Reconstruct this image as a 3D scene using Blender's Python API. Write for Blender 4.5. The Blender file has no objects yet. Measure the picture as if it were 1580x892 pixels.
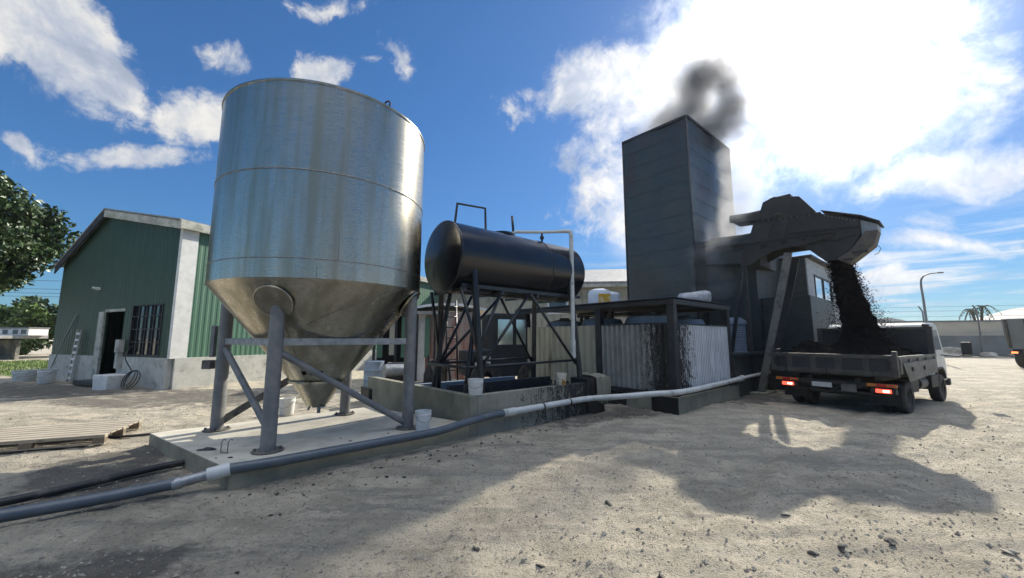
import bpy, bmesh, math, random
import numpy as np
from mathutils import Vector, Matrix
random.seed(7)
rng = np.random.default_rng(11)
R = math.radians
S = bpy.context.scene
C = S.collection

# ------------------------------------------------------------------ camera
CAM_H = 1.65
cd = bpy.data.cameras.new('camera')
cam = bpy.data.objects.new('camera', cd)
C.objects.link(cam)
cd.sensor_width = 36.0
cd.lens = 600.0 / 1580.0 * 36.0
cd.clip_end = 4000
PITCH = math.atan((522 - 446) / 600.0)
cam.location = (0, 0, CAM_H)
cam.rotation_euler = (math.pi / 2 + PITCH, 0, 0)
S.camera = cam

# ------------------------------------------------------------------ node helper
class NT:
    def __init__(s, tree):
        s.t = tree
        s.n = tree.nodes
        s.l = tree.links
    def put(s, sock, v):
        if v is None:
            return
        if isinstance(v, bpy.types.NodeSocket):
            s.l.new(v, sock)
        elif isinstance(v, (tuple, list)) and len(v) == 3 and sock.type == 'RGBA':
            sock.default_value = (*v, 1)
        else:
            sock.default_value = v
    def m(s, op, a, b=None, c=None, clamp=False):
        n = s.n.new('ShaderNodeMath'); n.operation = op; n.use_clamp = clamp
        for i, v in enumerate((a, b, c)):
            s.put(n.inputs[i], v)
        return n.outputs[0]
    def v(s, op, a, b=None):
        n = s.n.new('ShaderNodeVectorMath'); n.operation = op
        s.put(n.inputs[0], a)
        if op == 'SCALE':
            s.put(n.inputs[3], b)
        else:
            s.put(n.inputs[1], b)
        return n.outputs['Value'] if op in ('DOT_PRODUCT', 'LENGTH', 'DISTANCE') else n.outputs[0]
    def noise(s, vec, scale, detail=6, rough=.55, dist=0, out=0):
        n = s.n.new('ShaderNodeTexNoise')
        s.put(n.inputs['Vector'], vec)
        n.inputs['Scale'].default_value = scale
        n.inputs['Detail'].default_value = detail
        n.inputs['Roughness'].default_value = rough
        n.inputs['Distortion'].default_value = dist
        return n.outputs[out]
    def voro(s, vec, scale, feature='F1', out=0):
        n = s.n.new('ShaderNodeTexVoronoi'); n.feature = feature
        s.put(n.inputs['Vector'], vec); n.inputs['Scale'].default_value = scale
        return n.outputs[out]
    def ss(s, x, lo, hi, a=0.0, b=1.0):
        n = s.n.new('ShaderNodeMapRange'); n.interpolation_type = 'SMOOTHSTEP'
        s.put(n.inputs[0], x)
        for i, k in enumerate((lo, hi, a, b)):
            s.put(n.inputs[1 + i], k)
        return n.outputs[0]
    def lin(s, x, lo, hi, a=0.0, b=1.0):
        n = s.n.new('ShaderNodeMapRange')
        s.put(n.inputs[0], x)
        for i, k in enumerate((lo, hi, a, b)):
            s.put(n.inputs[1 + i], k)
        return n.outputs[0]
    def mix(s, f, a, b, mode='MIX'):
        n = s.n.new('ShaderNodeMix'); n.data_type = 'RGBA'; n.blend_type = mode
        s.put(n.inputs[0], f); s.put(n.inputs[6], a); s.put(n.inputs[7], b)
        return n.outputs[2]
    def xyz(s, vec):
        n = s.n.new('ShaderNodeSeparateXYZ'); s.put(n.inputs[0], vec)
        return n.outputs
    def comb(s, x, y, z):
        n = s.n.new('ShaderNodeCombineXYZ')
        for i, v in enumerate((x, y, z)):
            s.put(n.inputs[i], v)
        return n.outputs[0]
    def mapv(s, vec, scale=(1, 1, 1), rot=(0, 0, 0), loc=(0, 0, 0)):
        n = s.n.new('ShaderNodeMapping'); s.put(n.inputs[0], vec)
        n.inputs['Location'].default_value = loc; n.inputs['Rotation'].default_value = rot; n.inputs['Scale'].default_value = scale
        return n.outputs[0]
    def bump(s, h, strength, dist, normal=None):
        n = s.n.new('ShaderNodeBump'); n.inputs['Strength'].default_value = strength; n.inputs['Distance'].default_value = dist
        s.put(n.inputs['Height'], h); s.put(n.inputs['Normal'], normal)
        return n.outputs[0]

# ------------------------------------------------------------------ sun, sky, clouds, exposure
SUN_AZ, SUN_EL = R(40.0), R(31.8)
sdir = Vector((math.sin(SUN_AZ) * math.cos(SUN_EL), math.cos(SUN_AZ) * math.cos(SUN_EL), math.sin(SUN_EL)))
ld_ = bpy.data.lights.new('sun', 'SUN'); ld_.energy = 5.0; ld_.angle = R(.6); ld_.color = (1, .93, .80)
sun = bpy.data.objects.new('sun', ld_); C.objects.link(sun)
sun.rotation_euler = sdir.to_track_quat('Z', 'Y').to_euler()
S.view_settings.view_transform = 'Standard'; S.view_settings.look = 'None'
S.view_settings.gamma = 1; S.view_settings.use_curve_mapping = False
EXPO = 0.6
S.view_settings.exposure = EXPO

W = bpy.data.worlds.new('World'); S.world = W; W.use_nodes = True
k = NT(W.node_tree); k.n.clear()
sky = k.n.new('ShaderNodeTexSky'); sky.sky_type = 'NISHITA'; sky.sun_disc = False
sky.sun_elevation = SUN_EL; sky.sun_rotation = SUN_AZ
sky.ozone_density = 3.5; sky.air_density = 1.0; sky.dust_density = 0.0; sky.altitude = 200
bg1 = k.n.new('ShaderNodeBackground'); bg1.inputs[1].default_value = .088
skc = k.mix(1.0, sky.outputs[0], (.60, .99, 1.30), 'MULTIPLY')
skc = k.v('SCALE', skc, k.m('DIVIDE', 1.0, k.m('ADD', 1.0, k.m('MULTIPLY', k.v('DOT_PRODUCT', skc, (.3, .5, .2)), .14))))     # shoulder, as the camera's own tone curve has
k.l.new(skc, bg1.inputs[0])
tc = k.n.new('ShaderNodeTexCoord'); D = tc.outputs['Generated']
def dirpx(az, el):
    return Vector((math.sin(az) * math.cos(el), math.cos(az) * math.cos(el), math.sin(el)))
# a cloud bank: azimuth, elevation, half width, half height (degrees), tilt (degrees), weight
CLOUDS = [(-53.17, 26.68, 6.94, 4.57, 20.55, 1.5),
          (-48.66, 25.42, 5.21, 3.69, -9.04, 1.4),
          (-41.76, 25.26, 5.84, 3.46, 11.38, 1.4),
          (-40.5, 31.89, 2.57, 1.73, -5.24, 0.85),
          (-28.09, 33.25, 4.53, 2.48, 38.23, 0.95),
          (-18.3, 36.61, 3.52, 1.87, -34.52, 0.8),
          (-22.42, 35.88, 1.94, 0.81, 13.59, 0.7),
          (-44.94, 19.31, 6.39, 1.42, 22.01, 0.85),
          (-53.28, 17.54, 1.27, 0.69, -9.92, 0.6),
          (-28.26, 40.05, 4.68, 0.95, 19.08, 0.5),
          (36.5, 34.5, 10.5, 10.5, -7.54, 1.15),
          (14.14, 34.17, 11.65, 4.65, 3.04, 1.25),
          (25.97, 32.9, 8.67, 8.12, 5.45, 1.3),
          (15.07, 21.11, 5.97, 9.55, 4.55, 0.75),
          (45.5, 24.5, 7.0, 5.0, -23.27, 0.35),
          (49.0, 15.65, 6.31, 2.12, -11.54, 1.0),
          (53.39, 15.05, 2.77, 1.96, -3.36, 1.0),
          (48.36, 9.19, 4.69, 1.28, -7.23, 0.95),
          (48.34, 10.81, 1.73, 1.02, -11.91, 0.8),
          (43.62, 6.5, 3.01, 1.11, -6.15, 0.8),
          (40.5, 22.5, 8.0, 5.5, -17.67, 0.75),
          (170, 72, 34, 26, 0, 2.2), (-100, 58, 22, 14, 20, 1.3), (100, 60, 20, 14, 0, 1.2)]  # last row: unseen clouds added overhead and aside as fill for the shade
nz = k.v('ADD', D, k.v('SCALE', k.v('SUBTRACT', k.noise(D, 5, 3, .5, 0, 1), (.5, .5, .5)), .10))
puff = k.noise(nz, 9.0, 12, .66)
dens = None
for az, el, w, h, tilt, wt in CLOUDS:
    d0 = dirpx(R(az), R(el))
    e1 = Vector((math.cos(R(az)), -math.sin(R(az)), 0)); e2 = d0.cross(e1) * -1
    if e2.z < 0: e2 = -e2
    u = (e1 * math.cos(R(tilt)) + e2 * math.sin(R(tilt))) / math.tan(R(w))
    v = (e2 * math.cos(R(tilt)) - e1 * math.sin(R(tilt))) / math.tan(R(h))
    a = k.v('DOT_PRODUCT', nz, tuple(u)); b = k.v('DOT_PRODUCT', nz, tuple(v))
    rr = k.m('SQRT', k.m('ADD', k.m('MULTIPLY', a, a), k.m('MULTIPLY', b, b)))
    f = k.m('MULTIPLY', k.m('SUBTRACT', 1.0, rr), wt)
    front = k.m('GREATER_THAN', k.v('DOT_PRODUCT', D, tuple(d0)), .2)
    f = k.m('SUBTRACT', k.m('MULTIPLY', k.m('ADD', f, 3.0), front), 3.0)
    dens = f if dens is None else k.m('MAXIMUM', dens, f)
shape = k.m('ADD', dens, k.m('MULTIPLY', k.m('SUBTRACT', puff, .5), 3.4))
near = k.ss(k.v('DOT_PRODUCT', D, tuple(sdir)), .80, .97)
cl = k.ss(shape, k.lin(near, 0, 1, 0.0, -.35), k.lin(near, 0, 1, .62, 1.0))
# thin streaks low down over the far side
sx = k.xyz(D)
elev = sx[2]
streak = k.noise(k.mapv(D, (2.2, 2.2, 26)), 1.6, 6, .6, .4)
band = k.m('MULTIPLY', k.ss(elev, .015, .07), k.ss(elev, .26, .12))
st = k.m('MULTIPLY', k.m('MULTIPLY', k.ss(streak, .44, .66), band), k.ss(sx[0], -.2, .55))
cl2 = k.m('MAXIMUM', cl, k.m('MULTIPLY', st, .85))
# cloud tone: brilliant towards the sun, white to bluish grey elsewhere
cs = k.m('MAXIMUM', k.v('DOT_PRODUCT', D, tuple(sdir)), 0.0)
glow = k.m('ADD', k.m('MULTIPLY', k.m('POWER', cs, 90), 6.0), k.m('MULTIPLY', k.m('POWER', cs, 14), .55))
inner = k.noise(nz, 11, 6, .6)
tone = k.m('ADD', k.lin(inner, .3, .72, .52, .92), glow)
ccol = k.mix(k.ss(inner, .35, .62), (.70, .80, 1.0), (1, .985, .96))
bg2 = k.n.new('ShaderNodeBackground'); k.l.new(ccol, bg2.inputs[0])
k.put(bg2.inputs[1], k.m('MULTIPLY', tone, k.lin(elev, .70, .88, .70, 2.2)))  # lifts the added overhead clouds for more fill
mx = k.n.new('ShaderNodeMixShader'); k.put(mx.inputs[0], cl2); k.l.new(bg1.outputs[0], mx.inputs[1]); k.l.new(bg2.outputs[0], mx.inputs[2])
# aureole of thin bright veil round the sun
bg3 = k.n.new('ShaderNodeBackground'); bg3.inputs[0].default_value = (1, .97, .92, 1)
k.put(bg3.inputs[1], k.m('ADD', k.m('MULTIPLY', k.m('POWER', cs, 60), .9), k.m('MULTIPLY', k.m('POWER', cs, 9), .06)))
ad = k.n.new('ShaderNodeAddShader'); k.l.new(mx.outputs[0], ad.inputs[0]); k.l.new(bg3.outputs[0], ad.inputs[1])
wo = k.n.new('ShaderNodeOutputWorld'); k.l.new(ad.outputs[0], wo.inputs[0])

# ------------------------------------------------------------------ materials
def mat(name, c1, c2=None, scale=4, lo=.38, hi=.64, rough=.7, metal=0.0, bump=0.0, bscale=30, dirt=None, dscale=2.2, dlo=.52, dhi=.7, aniso=0, spec=.5, r2=None, stretch=(1, 1, 1)):
    m = bpy.data.materials.new(name); m.use_nodes = True
    q = NT(m.node_tree); p = q.n['Principled BSDF']
    o = q.n.new('ShaderNodeTexCoord').outputs['Object']
    if stretch != (1, 1, 1):
        o = q.mapv(o, stretch)
    p.inputs['Roughness'].default_value = rough; p.inputs['Metallic'].default_value = metal
    p.inputs['Specular IOR Level'].default_value = spec
    col = None
    if c2 is not None:
        f = q.ss(q.noise(o, scale, 8, .62), lo, hi); col = q.mix(f, c1, c2)
        if r2 is not None:
            q.put(p.inputs['Roughness'], q.lin(f, 0, 1, rough, r2))
    if dirt is not None:
        f = q.ss(q.noise(o, dscale, 9, .68), dlo, dhi); col = q.mix(f, col if col is not None else c1, dirt)
    q.put(p.inputs['Base Color'], col if col is not None else c1)
    if bump:
        q.put(p.inputs['Normal'], q.bump(q.noise(o, bscale, 6, .6), bump, .02))
    return m

def shell_metal():
    m = bpy.data.materials.new('brushed_stainless'); m.use_nodes = True
    q = NT(m.node_tree); p = q.n['Principled BSDF']
    o = q.n.new('ShaderNodeTexCoord').outputs['Object']
    brush = q.noise(q.mapv(o, (2.0, 2.0, 60)), 3, 5, .6)
    tone_mask = q.noise(q.mapv(o, (2.4, 2.4, .16)), 2.0, 6, .6)
    panel = q.noise(o, 1.1, 3, .5)
    p.inputs['Metallic'].default_value = 1
    q.put(p.inputs['Base Color'], q.mix(q.ss(tone_mask, .38, .66), (.53, .495, .415), (.36, .335, .25)))  # upright olive bands: reflections put into the colour, with some staining
    q.put(p.inputs['Roughness'], q.m('ADD', q.lin(brush, .3, .7, .20, .32), q.lin(tone_mask, .35, .7, 0, .1)))
    p.inputs['Anisotropic'].default_value = .6; p.inputs['Anisotropic Rotation'].default_value = .25
    tg = q.n.new('ShaderNodeTangent'); tg.direction_type = 'RADIAL'; tg.axis = 'Z'
    q.l.new(tg.outputs[0], p.inputs['Tangent'])
    n1 = q.bump(panel, .16, .05)
    q.put(p.inputs['Normal'], q.bump(brush, .05, .004, n1))
    return m

def splatter(name, base1, base2, tar, ax, lo, hi, sc=9, th=(.5, .56), bump=.2, rib=None):
    # base with flung tar, denser along one object axis; ax is a vector giving the weight ramp
    m = bpy.data.materials.new(name); m.use_nodes = True
    q = NT(m.node_tree); p = q.n['Principled BSDF']
    o = q.n.new('ShaderNodeTexCoord').outputs['Object']
    w = q.lin(q.v('DOT_PRODUCT', o, ax), lo, hi, -.22, .14)
    nn = q.m('ADD', q.m('ADD', q.m('MULTIPLY', q.noise(q.mapv(o, (1, 1, .42)), sc, 10, .78, .2), .6), q.m('MULTIPLY', q.noise(q.mapv(o, (1, 1, .6)), sc * 3.2, 6, .7), .4)), w)
    f = q.ss(nn, *th)
    run = q.m('MULTIPLY', q.ss(q.m('ADD', q.noise(q.mapv(o, (14, 14, .55)), 2.2, 5, .6), q.m('MULTIPLY', w, .9)), .52, .70), .75)
    f = q.m('MAXIMUM', f, run)
    bs = q.mix(q.ss(q.noise(o, 2.5, 8, .65), .35, .65), base1, base2)
    if rib is not None:                       # dark groove lines, grime plus corrugation shade put into the colour
        rax, pitch = rib
        ph = q.m('FRACT', q.m('DIVIDE', q.m('SUBTRACT', q.v('DOT_PRODUCT', o, rax), .172), pitch))
        gr_ = q.m('MULTIPLY', q.ss(q.m('ABSOLUTE', q.m('SUBTRACT', ph, .5)), .10, .02), q.ss(q.noise(q.mapv(o, (3, 3, .5)), 2.0, 5, .6), .30, .55))
        bs = q.mix(q.m('MULTIPLY', gr_, .75), bs, (.10, .10, .10))
    q.put(p.inputs['Base Color'], q.mix(f, bs, tar))
    q.put(p.inputs['Roughness'], q.lin(f, 0, 1, .85, .5))
    q.put(p.inputs['Normal'], q.bump(q.m('ADD', q.noise(o, 24, 6, .6), f), bump, .02))
    return m

def clad(name, c1, c2, pitch, axis, depth=.02, rough=.55, dirt=None, streak=(1, 1, .12)):
    # profiled cladding: bands across one object axis
    m = bpy.data.materials.new(name); m.use_nodes = True
    q = NT(m.node_tree); p = q.n['Principled BSDF']
    o = q.n.new('ShaderNodeTexCoord').outputs['Object']
    s = q.v('DOT_PRODUCT', o, axis)
    ph = q.m('FRACT', q.m('DIVIDE', s, pitch))
    h = q.ss(q.m('ABSOLUTE', q.m('SUBTRACT', ph, .5)), .18, .34)
    st = q.noise(q.mapv(o, streak), 3.0, 8, .65)
    col = q.mix(q.ss(st, .36, .66), c1, c2)
    if dirt is not None:
        col = q.mix(q.ss(q.noise(q.mapv(o, streak), 5.5, 9, .7), .55, .75), col, dirt)
    q.put(p.inputs['Base Color'], col)
    p.inputs['Roughness'].default_value = rough
    q.put(p.inputs['Normal'], q.bump(h, .7, depth))
    return m

def boards(name, c1, c2, pitch, rough=.6, depth=.02, dirt=None):
    m = bpy.data.materials.new(name); m.use_nodes = True
    q = NT(m.node_tree); p = q.n['Principled BSDF']
    o = q.n.new('ShaderNodeTexCoord').outputs['Object']
    z = q.m('FRACT', q.m('DIVIDE', q.xyz(o)[2], pitch))
    st = q.noise(q.mapv(o, (1, 1, 3)), 2.0, 8, .6)
    col = q.mix(q.ss(st, .36, .66), c1, c2)
    if dirt is not None: col = q.mix(q.ss(q.noise(q.mapv(o, (1, 1, .5)), .7, 9, .66), .5, .66), col, dirt)
    q.put(p.inputs['Base Color'], col)
    p.inputs['Roughness'].default_value = rough
    q.put(p.inputs['Normal'], q.bump(z, .9, depth, q.bump(q.noise(o, 2.3, 4, .5), .35, .06)))
    return m

M = {}
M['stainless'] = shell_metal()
M['seam'] = mat('weld_seam', (.16, .15, .14), (.30, .29, .27), 20, rough=.5, metal=.8)
M['leg_steel'] = mat('grey_primed_steel', (.17, .175, .18), (.24, .235, .225), 5, rough=.55, metal=.15, bump=.12, bscale=60, dirt=(.12, .10, .075), dscale=3, dlo=.6, dhi=.8)
M['galv'] = mat('galvanised_steel', (.36, .37, .38), (.26, .27, .275), 9, rough=.5, metal=.6, bump=.08, dirt=(.12, .085, .05), dscale=6, dlo=.62, dhi=.75)
M['black_steel'] = mat('black_painted_steel', (.010, .012, .016), (.022, .025, .03), 4, rough=.32, bump=.05, bscale=20, dirt=(.05, .042, .035), dlo=.6, dhi=.8)
M['tank_black'] = mat('black_tank_paint', (.008, .009, .012), (.013, .014, .017), 3, rough=.20, bump=.03, bscale=1.2, r2=.27, dirt=(.030, .024, .020), dscale=2.2, dlo=.6, dhi=.85)
M['dark_frame'] = mat('dark_grey_frame_paint', (.011, .013, .017), (.024, .026, .03), 4, rough=.5, bump=.08, dirt=(.07, .06, .05), dscale=5, dlo=.6, dhi=.78)
M['machine'] = mat('dusty_charcoal_plate', (.013, .014, .015), (.027, .026, .026), 3, rough=.72, bump=.1, bscale=14, dirt=(.05, .043, .034), dscale=4, dlo=.58, dhi=.78)
M['machine_pale'] = mat('dusty_grey_steel', (.16, .15, .13), (.11, .105, .095), 6, rough=.65, bump=.12, dirt=(.05, .045, .04), dscale=6)
M['machine_tan'] = mat('rusty_tan_plate', (.12, .10, .075), (.07, .06, .05), 6, rough=.7, bump=.2, dirt=(.03, .028, .025), dscale=7)
M['tower'] = boards('tarpaulin_blue_black', (.030, .050, .056), (.050, .058, .062), .62, .36, .05, (.052, .040, .040))
M['enclosure'] = boards('enclosure_cladding_dark', (.020, .031, .036), (.034, .043, .047), .35, .5, .012)
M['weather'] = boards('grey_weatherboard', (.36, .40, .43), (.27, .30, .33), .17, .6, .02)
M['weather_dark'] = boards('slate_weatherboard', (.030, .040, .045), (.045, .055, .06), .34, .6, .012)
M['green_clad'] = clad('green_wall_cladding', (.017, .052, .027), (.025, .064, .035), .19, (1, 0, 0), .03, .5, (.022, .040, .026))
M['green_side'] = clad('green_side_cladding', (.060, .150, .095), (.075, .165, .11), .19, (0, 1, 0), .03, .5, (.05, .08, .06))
M['roof_iron'] = clad('weathered_roof_iron', (.30, .30, .29), (.22, .21, .20), .15, (1, 0, 0), .03, .5)
M['fascia'] = mat('weathered_white_fascia', (.50, .50, .44), (.30, .31, .25), 3, rough=.75, bump=.2, dirt=(.10, .10, .06), dscale=4, dlo=.55, dhi=.7)
M['white_paint'] = mat('white_paint', (.74, .74, .71), (.62, .62, .58), 3, rough=.6, bump=.06, dirt=(.36, .34, .28), dscale=6, dlo=.62, dhi=.8)
M['plinth_white'] = mat('limewashed_blockwork', (.50, .50, .45), (.40, .40, .36), 3, rough=.85, bump=.25, bscale=18, dirt=(.16, .155, .13), dscale=3.5, dlo=.55, dhi=.72)
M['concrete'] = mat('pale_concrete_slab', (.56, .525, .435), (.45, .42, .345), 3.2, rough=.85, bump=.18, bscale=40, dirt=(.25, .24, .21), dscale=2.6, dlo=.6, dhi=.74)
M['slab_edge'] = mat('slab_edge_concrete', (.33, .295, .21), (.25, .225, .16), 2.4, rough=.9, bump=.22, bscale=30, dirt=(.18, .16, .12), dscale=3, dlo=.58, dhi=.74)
M['form_concrete'] = mat('formed_concrete', (.26, .25, .19), (.19, .19, .145), 2.4, rough=.9, bump=.22, bscale=30, dirt=(.14, .14, .11), dscale=3, dlo=.58, dhi=.74, stretch=(1, 1, .6))
M['wall_splash'] = splatter('concrete_splashed_with_tar', (.29, .28, .225), (.23, .22, .18), (.012, .012, .013), (1, 0, 0), -1.6, 3.4, 8, (.50, .56), .35)
M['tar'] = mat('set_bitumen', (.008, .008, .009), (.015, .015, .015), 6, rough=.38, bump=.4, bscale=9)
M['coal'] = mat('hot_mix', (.005, .005, .006), (.010, .010, .010), 8, rough=1.0, bump=.2, bscale=60, spec=.0)
M['tin_tarred'] = splatter('tin_splashed_with_tar_long', (.21, .215, .20), (.30, .30, .28), (.012, .012, .012), (0, -1, 0), -1.7, -.1, 12, (.48, .54), .1, ((0, 1, 0), .15))
M['tin_end'] = splatter('tin_splashed_with_tar_end', (.62, .65, .68), (.54, .57, .60), (.014, .014, .014), (-1, 0, 0), -2.3, .1, 13, (.49, .56), .1, ((1, 0, 0), .10))
M['tin_cream'] = mat('cream_tin', (.42, .39, .29), (.34, .31, .23), 3, rough=.5, dirt=(.17, .14, .10), dscale=3, stretch=(1, 1, .2))
M['pvc_grey'] = mat('grey_pvc', (.075, .095, .115), (.10, .118, .135), 3, rough=.38, bump=.05, dirt=(.19, .18, .15), dscale=4, dlo=.62, dhi=.78)
M['pvc_white'] = mat('pale_pvc', (.58, .59, .57), (.48, .49, .47), 5, rough=.42, bump=.05, dirt=(.10, .095, .085), dscale=5, dlo=.6, dhi=.72)
M['hose'] = mat('black_hose', (.018, .018, .019), (.035, .033, .03), 5, rough=.5, dirt=(.12, .10, .08), dscale=5, dlo=.56, dhi=.72)
M['bucket'] = mat('white_pail_plastic', (.72, .72, .69), (.62, .62, .58), 6, rough=.45, dirt=(.33, .29, .22), dscale=7, dlo=.6, dhi=.74)
M['bucket_oily'] = mat('stained_pail_plastic', (.66, .62, .52), (.55, .48, .34), 6, rough=.5, dirt=(.30, .14, .025), dscale=6, dlo=.5, dhi=.58)
M['ibc_white'] = mat('white_tank_plastic', (.66, .70, .74), (.56, .62, .68), 3, rough=.4)
M['ibc_yellow'] = mat('yellow_stained_plastic', (.72, .62, .38), (.66, .36, .02), 3, .42, .56, rough=.45)
M['plastic_blue'] = mat('grey_blue_tank_plastic', (.25, .31, .38), (.21, .26, .32), 3, rough=.4)
M['wrap'] = mat('clear_wrap_film', (.42, .44, .46), (.25, .27, .29), 7, rough=.3, bump=.8, bscale=9)
M['rubber'] = mat('dusty_rubber', (.022, .022, .022), (.05, .047, .042), 8, rough=.8, bump=.2, bscale=50, dirt=(.13, .115, .09), dscale=6, dlo=.58, dhi=.75)
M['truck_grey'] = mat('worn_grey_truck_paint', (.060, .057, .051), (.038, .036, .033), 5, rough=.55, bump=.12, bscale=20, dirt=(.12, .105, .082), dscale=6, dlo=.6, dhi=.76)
M['truck_dark'] = mat('dark_truck_panel', (.016, .018, .022), (.028, .028, .03), 5, rough=.55)  # darker grey for tailgate panels, headboard, bumper and small fittings
M['truck_side'] = mat('dusty_side_gate', (.19, .18, .16), (.12, .113, .10), 4, rough=.6, bump=.12, dirt=(.07, .06, .05), dscale=6)
M['cab'] = mat('silver_cab_paint', (.60, .61, .59), (.52, .53, .51), 3, rough=.35, metal=.2, dirt=(.22, .20, .16), dscale=4, dlo=.58, dhi=.76)
M['chassis'] = mat('greasy_chassis', (.012, .012, .012), (.028, .025, .022), 6, rough=.6, bump=.2)
M['glass'] = mat('window_glass', (.03, .035, .04), rough=.05, spec=.9)
M['pane_pale'] = mat('reflecting_pane', (.55, .60, .64), rough=.08, metal=.85)
M['amber'] = mat('amber_lens', (.55, .20, .03), (.40, .05, .02), 5, rough=.3)
M['red_lens'] = mat('red_reflector', (.42, .02, .015), rough=.25)
def lamp_mat(name, col, st):
    m = mat(name, col, rough=.3); p = m.node_tree.nodes['Principled BSDF']
    p.inputs['Emission Color'].default_value = (*col, 1); p.inputs['Emission Strength'].default_value = st
    return m
M['tail_lit'] = lamp_mat('lit_tail_lamp', (1.0, .07, .04), 2.0)
M['tail_hot'] = lamp_mat('lit_tail_bulb', (1.0, .45, .32), 3.0)
M['far_lamp'] = lamp_mat('lit_far_lamp', (1.0, .30, .10), 1.2)
M['wood'] = mat('weathered_pallet_wood', (.40, .35, .27), (.30, .26, .20), 5, rough=.85, bump=.3, bscale=14, dirt=(.12, .10, .08), dscale=3, dlo=.58, dhi=.7, stretch=(1, 6, 6))
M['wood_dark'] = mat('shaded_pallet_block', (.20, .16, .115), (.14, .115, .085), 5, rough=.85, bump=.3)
M['bark'] = mat('grey_brown_bark', (.10, .08, .06), (.06, .05, .04), 8, rough=.9, bump=.5, bscale=20, stretch=(1, 1, .3))
M['leaf'] = mat('glossy_dark_leaf', (.028, .062, .016), (.060, .105, .024), .9, rough=.42)
M['leaf_light'] = mat('yellow_green_leaf', (.10, .16, .03), (.06, .11, .022), 1.2, rough=.5)
M['palm_leaf'] = mat('palm_frond', (.05, .075, .035), (.07, .09, .045), 2, rough=.55)
M['grass'] = mat('sunlit_grass', (.10, .17, .03), (.17, .21, .06), 3, rough=.7)
M['rust_tin'] = clad('rusty_tin_wall', (.36, .31, .27), (.26, .09, .06), .12, (1, 0, 0), .03, .6, (.18, .06, .04), (1, 1, .2))
M['far_wall'] = mat('sunbleached_wall', (.50, .45, .36), (.44, .40, .32), .6, rough=.9)
M['far_grey'] = mat('far_grey_fence', (.17, .19, .19), (.13, .145, .145), .6, rough=.9)
M['far_roof'] = mat('far_grey_roof', (.20, .20, .20), (.16, .16, .165), .6, rough=.8)
M['block_old'] = mat('mossy_block_wall', (.25, .235, .20), (.10, .10, .085), 1.2, .4, .6, rough=.95, bump=.3, bscale=6)
M['hill'] = mat('blue_hill', (.10, .13, .15), (.08, .11, .12), .02, rough=1)
M['wire'] = mat('power_wire', (.02, .02, .02), rough=.6)
M['lamp_post'] = mat('galvanised_lamp_post', (.20, .21, .22), (.15, .155, .16), 2, rough=.5, metal=.4)
M['void'] = mat('dark_interior', (.006, .006, .007), rough=.9)  # near-black colour stands in for the dark of openings and interiors
M['stone'] = mat('pale_stone', (.50, .455, .37), (.26, .235, .195), 2.0, rough=.9, bump=.3, bscale=20)
M['rock_dark'] = mat('tarry_lump', (.035, .033, .030), (.11, .10, .085), 5, rough=.8, bump=.5, bscale=30)

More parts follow.
